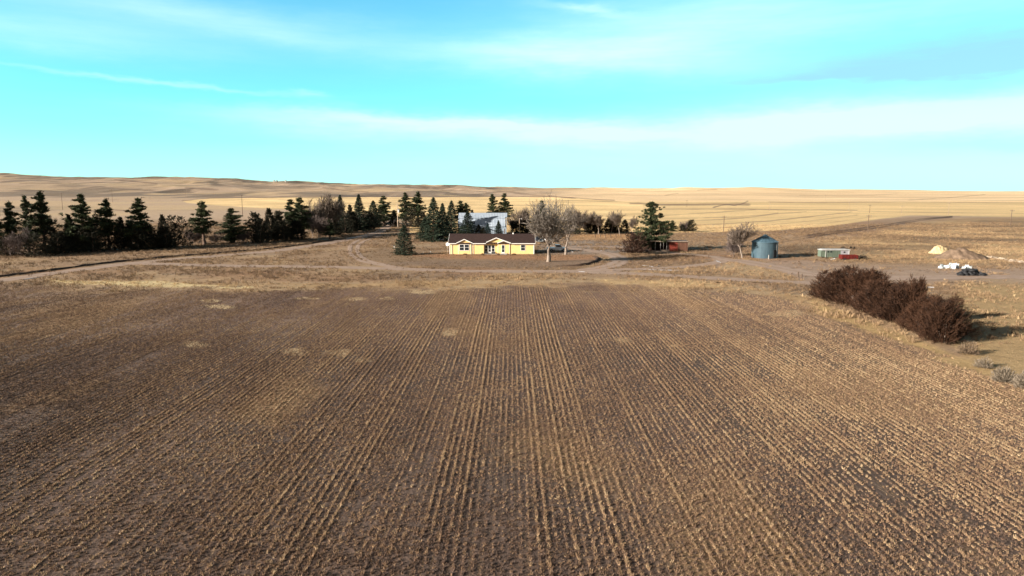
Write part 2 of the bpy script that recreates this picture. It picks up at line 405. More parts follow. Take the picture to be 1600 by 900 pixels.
def ground_mat():
    m, n, b = base_mat('earth_and_dry_grass', .95, .1)
    geo = n.new('ShaderNodeNewGeometry').outputs['Position']
    at = n.new('ShaderNodeAttribute', attribute_name='albedo')
    fm = at.outputs['Alpha']
    fine = n.noise(geo, 2.6, 6, .7)
    mid = n.noise(geo, .35, 5, .65)
    c = n.mix(1.0, at.outputs['Color'], n.mix(n.ramp(fine, .25, .75), (.62, .62, .62), (1.4, 1.37, 1.32)), 'MULTIPLY')
    c = n.mix(1.0, c, n.mix(n.ramp(mid, .3, .7), (.84, .83, .82), (1.15, 1.15, 1.15)), 'MULTIPLY')
    # straw litter drawn out along the drill rows
    st = n.noise(n.mapping(geo, (4.6, .16, 1)), 1.0, 4, .7)
    st2 = n.noise(n.mapping(geo, (11, 2.2, 1)), 1.0, 3, .7)
    k = n.math('MULTIPLY', n.ramp(st, .50, .66), n.ramp(st2, .42, .62))
    k = n.math('MULTIPLY', n.math('MULTIPLY', k, fm), .62)
    c = n.mix(k, c, (.36, .235, .125))
    n.l.new(c, b.inputs['Base Color'])
    sx = n.new('ShaderNodeSeparateXYZ'); n.l.new(geo, sx.inputs[0])
    furrow = n.math('MULTIPLY', n.math('SINE', n.math('MULTIPLY', sx.outputs[0], 2*math.pi/.42)), .09)
    h = n.math('ADD', n.math('MULTIPLY', furrow, fm), n.math('ADD', n.noise(geo, 5.5, 5, .72), n.math('MULTIPLY', n.noise(geo, .9, 3), 1.2)))
    bp = n.new('ShaderNodeBump'); bp.inputs['Strength'].default_value = .8; bp.inputs['Distance'].default_value = .16
    n.l.new(h, bp.inputs['Height']); n.l.new(bp.outputs[0], b.inputs['Normal'])
    return m
M_GROUND = ground_mat()
def sheet(name, r0, r1):
    v = np.stack([XG[r0:r1], YG[r0:r1], ZG[r0:r1]], -1); nr, nc = v.shape[:2]
    i = np.arange(nr*nc).reshape(nr, nc)
    f = np.stack([i[:-1, :-1], i[:-1, 1:], i[1:, 1:], i[1:, :-1]], -1).reshape(-1, 4)
    a = np.concatenate([ALB[r0:r1], FM[r0:r1][..., None]], -1)
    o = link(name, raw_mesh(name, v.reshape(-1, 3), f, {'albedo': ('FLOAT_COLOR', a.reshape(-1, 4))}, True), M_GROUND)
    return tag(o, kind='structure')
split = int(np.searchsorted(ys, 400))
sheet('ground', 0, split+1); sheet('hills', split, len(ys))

# ------------------------------------------------------------------ dirt roads: thin sheets on the ground
def smooth_line(pts, step=1.0):
    p = np.array(pts, float)
    for _ in range(3):                                # Chaikin
        q = p[:-1]*.75+p[1:]*.25; r = p[:-1]*.25+p[1:]*.75
        p = np.concatenate([p[:1], np.stack([q, r], 1).reshape(-1, 2), p[-1:]])
    d = np.concatenate([[0], np.cumsum(np.hypot(*np.diff(p, axis=0).T))])
    t = np.arange(0, d[-1], step)
    return np.stack([np.interp(t, d, p[:, 0]), np.interp(t, d, p[:, 1])], -1)
def road_mat(name, c, c2):
    m, n, b = base_mat(name, .95, .1)
    geo = n.new('ShaderNodeNewGeometry').outputs['Position']
    at = n.new('ShaderNodeAttribute', attribute_name='across').outputs['Fac']
    f = n.noise(geo, .5, 5, .65); g = n.noise(geo, 3.0, 5, .7)
    rut = n.math('ABSOLUTE', n.math('SUBTRACT', n.math('ABSOLUTE', at), .5))       # wheel tracks at half the half-width
    base = n.mix(n.ramp(f, .3, .7), c, c2)
    grassy = n.math('MULTIPLY', n.ramp(rut, .18, .5), n.ramp(g, .35, .6))
    base = n.mix(n.math('MULTIPLY', grassy, .9), base, (.24, .165, .105))
    base = n.mix(1.0, base, n.mix(n.ramp(g, .25, .75), (.8, .8, .8), (1.15, 1.15, 1.15)), 'MULTIPLY')
    n.l.new(base, b.inputs['Base Color'])
    bp = n.new('ShaderNodeBump'); bp.inputs['Strength'].default_value = .5; bp.inputs['Distance'].default_value = .06
    n.l.new(n.noise(geo, 2.5, 5, .7), bp.inputs['Height']); n.l.new(bp.outputs[0], b.inputs['Normal'])
    return m
M_ROAD = road_mat('packed_dirt', (.31, .22, .168), (.40, .29, .225))
M_GRAVEL = road_mat('pale_gravel', (.33, .30, .285), (.45, .41, .38))
_lift = [0.035]
ROADS = []
def road(name, pix, width, mat=M_ROAD, edge=.35):
    pts = smooth_line([G(*p)[:2] for p in pix], .8)
    ROADS.append((pts, width))
    t = np.gradient(pts, axis=0); t /= np.linalg.norm(t, axis=1)[:, None]+1e-9
    nrm = np.stack([-t[:, 1], t[:, 0]], -1)
    K = 9; vs = []; ac = []
    s = np.arange(len(pts))*.8
    wl = width/2*(1+edge*(fbm(s/2.2, s*0+2, 5, 5, .65)-.5)*2.6); wr = width/2*(1+edge*(fbm(s/2.2, s*0+40, 6, 5, .65)-.5)*2.6)
    taper = np.clip(np.minimum(s, s[-1]-s)/2.5, .25, 1); wl = wl*taper; wr = wr*taper
    for k in range(K):
        a = -1+2*k/(K-1); w = np.where(a < 0, wl, wr)*a
        q = pts+nrm*w[:, None]
        z = zfun(q[:, 0], q[:, 1])+_lift[0]*(1 if abs(a) < .99 else .5)
        vs.append(np.stack([q[:, 0], q[:, 1], z], -1)); ac.append(np.full(len(pts), a))
    _lift[0] += .006
    v = np.stack(vs, 1); nr = len(pts); i = np.arange(nr*K).reshape(nr, K)
    f = np.stack([i[:-1, :-1], i[:-1, 1:], i[1:, 1:], i[1:, :-1]], -1).reshape(-1, 4)[:, ::-1]
    o = link(name, raw_mesh(name, v.reshape(-1, 3), f, {'across': ('FLOAT', np.stack(ac, 1).ravel())}, True), mat)
    return tag(o, kind='structure')
road('dirt_road', [(-260, 462), (-100, 450), (0, 439), (60, 430), (150, 418), (250, 406.5), (350, 399), (430, 392.5), (500, 382), (560, 371.5), (590, 364), (603, 356), (610, 349), (616, 341)], 5.0)
road('farm_track', [(190, 411), (260, 413), (330, 415), (440, 416.5), (560, 418), (640, 421), (740, 424), (840, 424), (920, 424.5), (1000, 428), (1130, 436), (1240, 441), (1330, 446)], 4.6)
for off in (0, 12):
    road('wheel_rut', [(640-off, 421), (604-off, 414), (575-off, 408), (562-off, 400), (557-off, 390), (562-off, 380), (580-off, 372), (602-off*.5, 366)], 1.3, edge=.3)
road('driveway', [(900, 424), (945, 419), (972, 410), (966, 400), (940, 394), (905, 389.5), (872, 386), (845, 384)], 4.5, M_ROAD)
road('driveway', [(862, 386.5), (900, 385.5), (950, 385), (1000, 390), (1060, 396.5), (1110, 400), (1136, 404.5), (1122, 411), (1080, 416.5), (1010, 420.5), (930, 423)], 3.6, M_ROAD)
road('farm_track', [(1130, 405), (1165, 409), (1225, 421), (1290, 433), (1400, 436), (1500, 432), (1640, 434), (1800, 440)], 6.5, M_ROAD, .5)

# raised earth bank along the far side of the road, coloured dark for its shadow
def bank(name, pix, w, h, mat):
    pts = smooth_line([G(*p)[:2] for p in pix], .5); t = np.gradient(pts, axis=0); t /= np.linalg.norm(t, axis=1)[:, None]+1e-9
    nrm = np.stack([-t[:, 1], t[:, 0]], -1); s = np.arange(len(pts))*.5; vs = []
    prof = [(-1, -.12), (-.6, .45), (-.2, .95), (.2, 1.0), (.6, .5), (1, -.12)]
    amp = np.clip(np.minimum(s, s[-1]-s)/4, 0, 1)*(.55+.9*fbm(s/2.2, s*0, 8, 4))
    for a, hh in prof:
        q = pts+nrm*(a*w/2*(.75+.5*fbm(s/2.5, s*0+a*9, 9, 3)))[:, None]
        vs.append(np.stack([q[:, 0], q[:, 1], zfun(q[:, 0], q[:, 1])+hh*h*amp*(1 if hh > 0 else 1)-(.06 if hh < 0 else 0)], -1))
    K = len(prof); v = np.stack(vs, 1); nr = len(pts); i = np.arange(nr*K).reshape(nr, K)
    f = np.stack([i[:-1, :-1], i[:-1, 1:], i[1:, 1:], i[1:, :-1]], -1).reshape(-1, 4)[:, ::-1]
    return tag(link(name, raw_mesh(name, v.reshape(-1, 3), f, None, True), mat), kind='structure')
M_BANK = surf('shade_dark_bank_earth', (.085, .058, .045), .95, .05, var=.5, scale=1.2, bump=.15, bscale=2.5)  # the bank's shadow line is put into this earth colour
bank('earth_bank', [(-200, 449), (-60, 439), (0, 432.5), (70, 424), (150, 413), (250, 403), (330, 396.5), (400, 391), (460, 384.5), (505, 377.5), (535, 374)], 1.2, .36, M_BANK)
bank('earth_bank', [(600, 352), (606, 349), (613, 345.5)], 1.6, .6, M_BANK)
bank('lawn_edge_bank', [(868, 415.5), (905, 416), (926, 411.5), (937, 405), (928, 400.5)], 1.5, .38, surf('dark_edge_soil', (.09, .058, .042), .95, .05, var=.4, bump=.1))

# snow left in the ruts and hollows
M_SNOW = surf('old_snow', (.46, .46, .48), .6, .3, var=.12, scale=2, bump=.06, bscale=3)
def snow(pix, width):
    pts = smooth_line([G(*p)[:2] for p in pix], .25); t = np.gradient(pts, axis=0); t /= np.linalg.norm(t, axis=1)[:, None]+1e-9
    nrm = np.stack([-t[:, 1], t[:, 0]], -1); s = np.arange(len(pts))*.25; L = s[-1]+1e-6
    w = width*.34*np.sin(np.pi*np.clip(s/L, .03, .97))**.5*np.clip(2.6*fbm(s/1.3, s*0+pix[0][0], 21, 4)-.75, .03, 1.6); K = 5; vs = []
    for k in range(K):
        a = -1+2*k/(K-1); q = pts+nrm*(a*w*(.8+.4*fbm(s/.8, s*0+k*7, 22, 2)))[:, None]
        vs.append(np.stack([q[:, 0], q[:, 1], zfun(q[:, 0], q[:, 1])+.06+.035*(1-a*a)-(.09 if abs(a) > .9 else 0)], -1))
    v = np.stack(vs, 1); nr = len(pts); i = np.arange(nr*K).reshape(nr, K)
    f = np.stack([i[:-1, :-1], i[:-1, 1:], i[1:, 1:], i[1:, :-1]], -1).reshape(-1, 4)[:, ::-1]
    tag(link('snow_patch', raw_mesh('snow_patch', v.reshape(-1, 3), f, None, True), M_SNOW), kind='structure')
for pix, w in [([(541, 373), (553, 371), (565, 368.5), (576, 364.5)], .9), ([(589, 352.5), (597, 351)], .8), ([(36, 437), (50, 435), (64, 433.5)], .9), ([(1003, 414.5), (1015, 416), (1027, 417.5), (1030, 415)], .9),
               ([(1005, 421.5), (1030, 422), (1062, 422.5)], .5), ([(1119, 407.5), (1123, 409.5), (1127, 411)], 1.0), ([(904, 424.5), (914, 424.8)], .7),
               ([(1434, 449.5), (1447, 448.8), (1462, 449.3)], .8), ([(885, 392.5), (890, 393.5), (897, 394)], .9), ([(938, 391.8), (946, 391.6)], .8), ([(1298, 405), (1304, 404)], .8)]:
    snow(pix, w)
# ================================================================== PLANTS
def rand_dirs(n):
    v = rng.normal(size=(n, 3)); return v/np.linalg.norm(v, axis=1)[:, None]
def leaf_soup(cent, size, axis=None, slim=.35, tint=None):
    """one slim triangle per centre; axis = preferred long direction (n,3)"""
    n = len(cent); a = rand_dirs(n)
    if axis is not None: a = a*.55+axis; a /= np.linalg.norm(a, axis=1)[:, None]
    b = np.cross(a, rand_dirs(n)); b /= np.linalg.norm(b, axis=1)[:, None]+1e-9
    s = np.asarray(size)*np.ones(n); s = s[:, None]
    p0 = cent-a*s*.5-b*s*slim*.5; p1 = cent-a*s*.5+b*s*slim*.5; p2 = cent+a*s*.6
    v = np.stack([p0, p1, p2], 1).reshape(-1, 3)
    f = np.arange(3*n).reshape(-1, 3)
    t = np.repeat(tint if tint is not None else rng.random(n), 3)
    return v, f, t
def soup_mesh(name, parts, mat):
    vs = []; fs = []; ts = []; b = 0
    for v, f, t in parts:
        vs.append(v); fs.append(f+b); ts.append(t); b += len(v)
    m = raw_mesh(name, np.concatenate(vs), np.concatenate(fs), {'tint': ('FLOAT', np.concatenate(ts))}, False)
    m.materials.append(mat); return m
def tubes(segs, n):
    """segs (m,8): p0 p1 r0 r1 -> open tubes"""
    s = np.array(segs, float); p0, p1, r0, r1 = s[:, :3], s[:, 3:6], s[:, 6], s[:, 7]
    d = p1-p0; d /= np.linalg.norm(d, axis=1)[:, None]+1e-9
    a = np.cross(d, np.array((.13, .31, .94))); a /= np.linalg.norm(a, axis=1)[:, None]+1e-9; b = np.cross(d, a)
    v = []
    for p, r in ((p0, r0), (p1, r1)):
        for k in range(n):
            t = 2*math.pi*k/n; v.append(p+(a*math.cos(t)+b*math.sin(t))*r[:, None])
    v = np.stack(v, 1); m = len(s); base = np.arange(m)[:, None]*2*n
    f = np.concatenate([np.stack([base[:, 0]+k, base[:, 0]+(k+1) % n, base[:, 0]+n+(k+1) % n, base[:, 0]+n+k], -1) for k in range(n)])
    return v.reshape(-1, 3), f

M_PINE = foliage_mat('pine_needles', (.017, .024, .012), (.072, .086, .038))
M_SPRUCE = foliage_mat('spruce_needles', (.015, .024, .015), (.056, .076, .048))
M_JUN = foliage_mat('juniper_scales', (.016, .017, .011), (.055, .048, .030))
M_JUNRED = foliage_mat('winter_russet_juniper', (.035, .020, .014), (.085, .045, .03))
M_RUSSET = foliage_mat('russet_sprays', (.012, .006, .004), (.085, .040, .022))
M_TEAL = foliage_mat('blue_spruce_needles', (.030, .050, .050), (.06, .095, .095))
M_BARK = surf('grey_brown_bark', (.24, .185, .15), .95, .1, var=.45, scale=3, bump=.05, bscale=10, stretch=(1, 1, .25))
M_BARKP = surf('pale_bark', (.27, .215, .175), .95, .1, var=.4, scale=3, bump=.05, bscale=10, stretch=(1, 1, .25))
M_BARKD = surf('dark_pine_bark', (.15, .10, .075), .95, .1, var=.4, scale=4, bump=.05, stretch=(1, 1, .25))
M_TWIG = surf('bare_twigs', (.165, .128, .102), .9, .1, var=.3, scale=1)
M_TWIGP = surf('pale_grey_twigs', (.185, .157, .132), .9, .1, var=.3, scale=1)
M_TWIGD = surf('dark_bare_twigs', (.13, .10, .09), .9, .1, var=.3, scale=1)

def trunk_mesh(name, h, r, mat, lean=.02, seed=0):
    r_ = random.Random(seed); segs = []; p = np.zeros(3); n = 8
    for k in range(n):
        q = p+np.array((r_.uniform(-lean, lean)*h/n*3, r_.uniform(-lean, lean)*h/n*3, h/n))
        a = r*(1-k/n*.9)*(1.35 if k == 0 else 1); b = r*(1-(k+1)/n*.9); segs.append([*p, *q, a, b]); p = q
    segs[0][2] = -.25
    v, f = tubes(segs, 8); m = raw_mesh(name, v, f, None, True); m.materials.append(mat); return m

# every prototype crown is 1 unit high per metre for a 12 m tree; things are scaled to their own height and width
def pine_crown(seed, H=12., W=5.4, cb=.14, gap=.22, mat=None, power=.70):
    global rng; rng = np.random.default_rng(seed); parts = []; bs = []
    nb = 96; lop = rng.uniform(0, 6.28)
    for k in range(nb):
        t = np.clip((k+rng.random())/nb+rng.normal()*.03, 0, .985); z = H*(cb+(1-cb)*t)
        prof = (1-t)**power*(.55+.45*min(1, t/.18))
        L = W/2*prof*rng.uniform(.5, 1.15)*(1+.22*math.cos(k*2.399-lop))
        if rng.random() < gap*.5: continue
        az = k*2.399+rng.uniform(-.5, .5)
        d = np.array((math.cos(az), math.sin(az), 0))
        rise = rng.uniform(-.22, .36)+.3*t
        nc = max(2, int(2+L*1.9))
        bs.append([0, 0, z, *(d*L+np.array((0, 0, z+rise*L))), .05*(1-t)+.015, .012])
        for c in range(nc):
            f = .12+.88*(c+rng.random()*.7)/nc
            ctr = d*L*f+np.array((0, 0, z+rise*L*f))+rng.normal(size=3)*np.array((.16, .16, .10))*(.6+L*.22)
            rad = rng.uniform(.32, .62)*(.45+.68*(1-t)); m = 34
            off = rand_dirs(m)*rng.random((m, 1))**.5*rad*np.array((1, 1, .9))
            parts.append(leaf_soup(ctr+off, rng.uniform(.22, .40, m), off/rad+np.array((0, 0, .35)), .42, np.clip(rng.uniform(.1, .75)+rng.normal(size=m)*.16, 0, 1)))
    top = np.array((0, 0, H*.985)); off = rng.normal(size=(40, 3))*np.array((.2, .2, .4))
    parts.append(leaf_soup(top+off-np.array((0, 0, .3)), .33, None, .4))
    v, f = tubes(bs, 3); tri = np.concatenate([f[:, :3], f[:, [0, 2, 3]]]); parts.append((v, tri, np.zeros(len(v))))
    return soup_mesh('pine_crown', parts, mat or M_PINE)
def spruce_crown(seed, H=12., W=5., cb=.02, mat=None, power=.9):
    global rng; rng = np.random.default_rng(seed); parts = []
    nb = 150
    for k in range(nb):
        t = (k+rng.random())/nb; t = t**1.08; z = H*(cb+(1-cb)*t)
        L = W/2*((1-t)**power*(.8+.2*min(1, t/.08)))*rng.uniform(.72, 1.10)+.08
        az = k*2.399+rng.uniform(-.4, .4); d = np.array((math.cos(az), math.sin(az), 0)); side = np.array((-d[1], d[0], 0))
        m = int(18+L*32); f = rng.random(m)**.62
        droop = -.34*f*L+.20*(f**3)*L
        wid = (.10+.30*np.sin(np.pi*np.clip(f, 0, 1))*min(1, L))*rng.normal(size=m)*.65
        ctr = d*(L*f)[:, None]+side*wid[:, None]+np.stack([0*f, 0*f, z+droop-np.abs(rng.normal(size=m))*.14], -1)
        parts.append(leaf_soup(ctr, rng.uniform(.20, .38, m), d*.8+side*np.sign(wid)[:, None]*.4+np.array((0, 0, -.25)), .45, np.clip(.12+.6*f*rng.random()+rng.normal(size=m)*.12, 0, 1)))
    return soup_mesh('spruce_crown', parts, mat or M_SPRUCE)
def juniper_crown(seed, H=7., W=5., mat=None, shape=.75, fronds=330, leader=3):
    global rng; rng = np.random.default_rng(seed); parts = []
    lead = rng.normal(size=(leader, 2))*W*.14; lh = H*rng.uniform(.72, 1., leader); lh[0] = H
    for k in range(fronds):
        g = rng.integers(leader); t = rng.random()**1.25; z = lh[g]*(.02+.93*t)
        rmax = W/2*(1-t)**shape*(.8 if leader > 1 else 1)*(.72+.28*min(1, t/.15))
        az = rng.uniform(0, 6.283); d = np.array((math.cos(az), math.sin(az), 0)); rr = rmax*rng.uniform(.25, .92)
        L = rng.uniform(.55, 1.25)*(.55+.45*(1-t))
        st = np.array((lead[g, 0]*(1-t*.3), lead[g, 1]*(1-t*.3), z))+d*rr
        up = d*rng.uniform(.45, .95)+np.array((0, 0, rng.uniform(.35, 1.0))); up /= np.linalg.norm(up)
        m = 22; f = rng.random(m)
        ctr = st+up*(L*f)[:, None]+rng.normal(size=(m, 3))*.13*(1.15-f)[:, None]
        parts.append(leaf_soup(ctr, rng.uniform(.16, .34, m), up*1.1, .40, np.clip(rng.uniform(.0, .8)+rng.normal(size=m)*.12, 0, 1)))
    return soup_mesh('juniper_crown', parts, mat or M_JUN)
def russet_crown(seed, H=5.2, W=4.8):
    """dense dead-looking shrub: upright feathery sprays over the whole volume and bare grey stems"""
    global rng; rng = np.random.default_rng(seed); parts = []; stems = []
    lead = 6; lp = rng.normal(size=(lead, 2))*W*.16; lh = H*rng.uniform(.66, 1.0, lead); lh[0] = H
    for g in range(lead):
        stems.append([lp[g, 0]*.3, lp[g, 1]*.3, -.1, lp[g, 0], lp[g, 1], lh[g]*.55, .09, .05]); stems.append([lp[g, 0], lp[g, 1], lh[g]*.55, lp[g, 0]*1.15, lp[g, 1]*1.15, lh[g]*1.02, .05, .012])
    for k in range(760):
        g = rng.integers(lead); t = rng.random()**1.1; z = lh[g]*(.0+.95*t)
        rmax = W/2*(1-t**1.7)**.8*(.84+.16*min(1, t/.1))
        az = rng.uniform(0, 6.283); d = np.array((math.cos(az), math.sin(az), 0)); rr = rmax*rng.uniform(.3, .95)
        L = rng.uniform(.6, 1.35)*(.7+.3*(1-t))
        st = np.array((lp[g, 0], lp[g, 1], z))+d*rr*.85
        up = d*rng.uniform(.4, 1.1)+np.array((0, 0, rng.uniform(.3, 1.1))); up /= np.linalg.norm(up)
        m = 24; f = rng.random(m); side = np.cross(up, rand_dirs(1)[0]); side /= np.linalg.norm(side)+1e-9
        spread = (.26*(1.05-f)*rng.normal(size=m))
        ctr = st+up*(L*f)[:, None]+side*spread[:, None]+rng.normal(size=(m, 3))*.035
        parts.append(leaf_soup(ctr, rng.uniform(.16, .40, m), up*1.2+side*np.sign(spread)[:, None]*.7, .15, np.clip(rng.uniform(-.05, .85)+rng.normal(size=m)*.13, 0, 1)))
        if rng.random() < .5: stems.append([*st, *(st+up*L*rng.uniform(1.05, 1.45)+np.array((0, 0, .12))), .016, .008])
    v, f = tubes(stems, 3); tri = np.concatenate([f[:, :3], f[:, [0, 2, 3]]]); parts.append((v, tri, np.full(len(v), .9)))
    return soup_mesh('shrub_sprays', parts, M_RUSSET)
def bare_tree(seed, H=13., W=11., fork=.28, limbs=5, r0=.42, up=.5, dens=1.0, twig=.02):
    """returns (limb mesh, twig mesh); limbs spread, divide four times and end in a haze of twigs"""
    r_ = random.Random(seed); big = []; fine = []
    def vec(a): return np.array(a, float)
    def grow(p, d, L, r, lvl):
        n = 4 if lvl < 2 else 3; pts = [p]
        for k in range(n):
            d = d+vec((r_.gauss(0, .16), r_.gauss(0, .16), r_.gauss(.03 if lvl else .0, .10)))
            if lvl >= 1: d[2] += .05*up
            d /= np.linalg.norm(d); q = p+d*L/n; rr = r*(1-.62*(k+1)/n); rp = r*(1-.62*k/n)
            (big if rp > .035 else fine).append([*p, *q, max(rp, twig), max(rr, twig*.8)]); p = q; pts.append((q, d.copy(), rr))
        if lvl >= 4: return
        kids = [4, 4, 5, 4][lvl] if lvl else limbs
        for j in range(int(round(kids*dens))):
            i = r_.choice(range(1, n+1)) if lvl else n
            if j == 0: i = n
            q, dd, rr = pts[i]
            ax = vec((r_.gauss(0, 1), r_.gauss(0, 1), r_.gauss(0, .55))); ax -= dd*ax.dot(dd); ax /= np.linalg.norm(ax)+1e-9
            spread = r_.uniform(.45, 1.0) if lvl else r_.uniform(.35, .9)
            if lvl == 0:
                az = 6.283*(j+r_.uniform(-.3, .3))/limbs; ax = vec((math.cos(az), math.sin(az), 0))
            nd = dd+ax*spread; nd /= np.linalg.norm(nd)
            LL = L*r_.uniform(.5, .78) if lvl else H*(1-fork)*r_.uniform(.42, .58)
            grow(q, nd, LL, max(rr*r_.uniform(.55, .8), .008), lvl+1)
    trunkH = H*fork
    grow(vec((0, 0, -.2)), vec((.02, .0, 1)), trunkH+.2, r0, 0)
    allp = np.array([s[3:6] for s in big+fine]); sz = allp[:, 2].max(); sw = np.percentile(np.abs(allp[:, :2]), 98)*2
    k = np.array((W/sw, W/sw, H/sz))
    def fix(segs):
        s = np.array(segs); zt = trunkH
        for o in (0, 3): s[:, o:o+3] *= k
        return s
    b = fix(big); b[:, 6:8] = np.minimum(b[:, 6:8], r0*1.25)
    vb, fb = tubes(b, 6); mb = raw_mesh('limbs', vb, fb, None, True)
    vf, ff = tubes(fix(fine), 3); mf = raw_mesh('twigs', vf, ff, None, False)
    return mb, mf

# ---- prototypes
PINES = [(pine_crown(100+i, 12, w, cb, g), trunk_mesh('pine_trunk', 11.6, .24, M_BARKD, .015, i)) for i, (w, cb, g) in enumerate([(5.6, .10, .2), (5.0, .16, .3), (6.0, .07, .15), (4.6, .2, .35), (5.4, .30, .5)])]
SPRUCES = [(spruce_crown(200+i, 12, w, .015, None, p), trunk_mesh('spruce_trunk', 11.4, .2, M_BARKD, .01, 20+i)) for i, (w, p) in enumerate([(5.4, .85), (4.8, 1.0), (5.8, .72)])]
JUNS = [(juniper_crown(300+i, 7, w, M_JUN, s, 340, l), trunk_mesh('juniper_trunk', 5.5, .16, M_BARKD, .03, 40+i)) for i, (w, s, l) in enumerate([(4.8, .7, 3), (4.2, .9, 1), (5.6, .6, 4), (4.6, .55, 3)])]
JUNRED = [(juniper_crown(340, 5.5, 6.0, M_JUNRED, .5, 420, 4), trunk_mesh('juniper_trunk', 3.5, .16, M_BARKD, .03, 61))]
TEAL = [(spruce_crown(230, 12, 5.2, .01, M_TEAL, .9), SPRUCES[0][1])]
def bare(seed, mat=M_BARK, tw=M_TWIG, **kw):
    a, b = bare_tree(seed, **kw); a.materials.append(mat); b.materials.append(tw); return a, b
COTTON = [bare(12, M_BARKP, M_TWIGP, H=13, W=10.5, fork=.26, limbs=6, r0=.50, dens=1.4, twig=.034), bare(29, M_BARKP, M_TWIGP, H=12, W=9.5, fork=.30, limbs=5, r0=.42, dens=1.35, twig=.034)]
BARES = [bare(41, M_BARK, M_TWIG, H=10, W=6.5, fork=.2, limbs=5, r0=.2, up=1.2, dens=1.5, twig=.036), bare(52, M_BARK, M_TWIG, H=10, W=7.5, fork=.12, limbs=6, r0=.2, up=1., dens=1.4, twig=.036),
         bare(63, M_BARKP, M_TWIG, H=10, W=5.2, fork=.36, limbs=4, r0=.19, up=1.2, dens=1.5, twig=.034)]
BUSHES = [bare(74, M_BARK, M_TWIGD, H=10, W=10, fork=.05, limbs=8, r0=.16, up=.8, dens=1.3, twig=.04), bare(85, M_BARK, M_TWIGD, H=10, W=9, fork=.06, limbs=9, r0=.15, up=1., dens=1.3, twig=.04)]
def mesh_dims(m):
    a = np.empty(len(m.vertices)*3, np.float32); m.vertices.foreach_get('co', a); a = a.reshape(-1, 3)
    return float(np.percentile(np.abs(a[:, :2]).max(1), 98.5)*2), float(a[:, 2].max())
def plant(name, proto, px, by, ty, wpx, label, cat='tree', group=None, rz=None, pt=('trunk', 'crown'), order=(1, 0)):
    p = G(px, by); H = ztop(p, ty)-p[2]; W = wpx*mpp(p)*(1.26 if cat != 'bush' else 1.1)
    w0 = max(mesh_dims(proto[0])[0], mesh_dims(proto[1])[0]); h0 = max(mesh_dims(proto[0])[1], mesh_dims(proto[1])[1])
    r = random.Random(int(px*7+by)); sw = W/w0; sh = H/h0
    e = empty(name, p, r.uniform(0, 6.28) if rz is None else rz, label, cat, group, (sw, sw, sh))
    for nm, i in zip(pt, order): link(nm, proto[i], None, e)
    return e
# ---- the long tree row on the left, from the photo's left edge towards the road's far end
ROWG = 'trees in the long row behind the dirt road'
row = [
 # px, base, top, width, kind, variant, label
 (-6, 398, 316, 34, 'P', 0, 'dark pine cut off by the left edge of the photo'),
 (21, 397, 312, 25, 'P', 3, 'thin pine at the left end of the road row, second from the left edge'),
 (33, 400, 352, 46, 'U', 0, 'grey leafless thicket low between the leftmost pines of the row'),
 (46, 394, 303, 23, 'P', 1, 'slim pine just left of the tallest pine at the left end of the row'),
 (70, 393, 297, 36, 'P', 4, 'tallest pine of the left row, its crown open and clumpy'),
 (55, 401, 362, 44, 'J', 2, 'low rounded juniper in front of the tallest pine of the left row'),
 (92, 397, 360, 34, 'J', 0, 'low dark juniper at the right foot of the tallest pine in the row'),
 (107, 392, 334, 30, 'J', 1, 'pointed juniper close at the left side of the broad olive pine'),
 (133, 393, 301, 44, 'P', 2, 'broad olive pine wide to the ground, left part of the road row'),
 (153, 391, 334, 30, 'J', 3, 'dark juniper close at the right side of the broad olive pine'),
 (171, 391, 309, 34, 'P', 4, 'round-topped pine right of the broad olive pine in the left row'),
 (190, 389, 337, 28, 'J', 1, 'pointed juniper between the round-topped pine and the slender ragged pine'),
 (206, 388, 342, 28, 'J', 0, 'squat juniper tucked against the left of the slender ragged pine'),
 (222, 389, 307, 38, 'P', 1, 'slender ragged pine in the middle of the left row, narrow at its tip'),
 (252, 386, 333, 25, 'J', 1, 'narrow pointed juniper between the ragged pine and the spreading juniper'),
 (274, 386, 334, 38, 'J', 2, 'spreading juniper with fingered branches, left of the solitary pine'),
 (300, 382, 356, 36, 'U', 1, 'low leafless bush left of the solitary pine'),
 (320, 383, 313, 33, 'P', 4, 'solitary pine with a bare visible trunk, standing clear in the row'),
 (342, 381, 361, 30, 'U', 0, 'low leafless bush between the solitary pine and the wide-skirted pine'),
 (364, 380, 324, 44, 'P', 2, 'wide-skirted pine just left of the dark near utility pole'),
 (399, 379, 329, 30, 'J', 3, 'first dark juniper right of the dark near utility pole'),
 (417, 377, 323, 28, 'J', 1, 'pointed juniper, the tallest of the dark clump right of the near pole'),
 (434, 376, 328, 30, 'J', 0, 'dark juniper at the right end of the clump, next to the twin pines'),
 (456, 374, 310, 31, 'P', 0, 'left one of the twin pines standing before the golden strip'),
 (470, 372, 306, 25, 'P', 3, 'right one of the twin pines standing before the golden strip'),
 (489, 371, 309, 40, 'B', 1, 'grey leafless tree right beside the twin pines'),
 (513, 369, 299, 46, 'B', 0, 'tallest grey leafless tree of the left row, its twigs above the golden strip'),
 (500, 374, 335, 36, 'U', 1, 'grey leafless undergrowth below the tallest leafless tree of the row'),
 (516, 374, 342, 18, 'P', 3, 'small young pine in front of the grey leafless trees'),
 (533, 364, 304, 26, 'S', 0, 'rounded dark spruce right of the grey leafless trees'),
 (547, 362, 318, 22, 'J', 1, 'juniper between the two dark spruces near the road end'),
 (562, 360, 303, 29, 'S', 1, 'pointed dark spruce, third tree from the road end of the row'),
 (584, 355, 313, 24, 'S', 2, 'shorter dark spruce, second tree from the road end of the row'),
 (600, 350, 305, 27, 'P', 0, 'last pine of the row beside the road opening'),
]
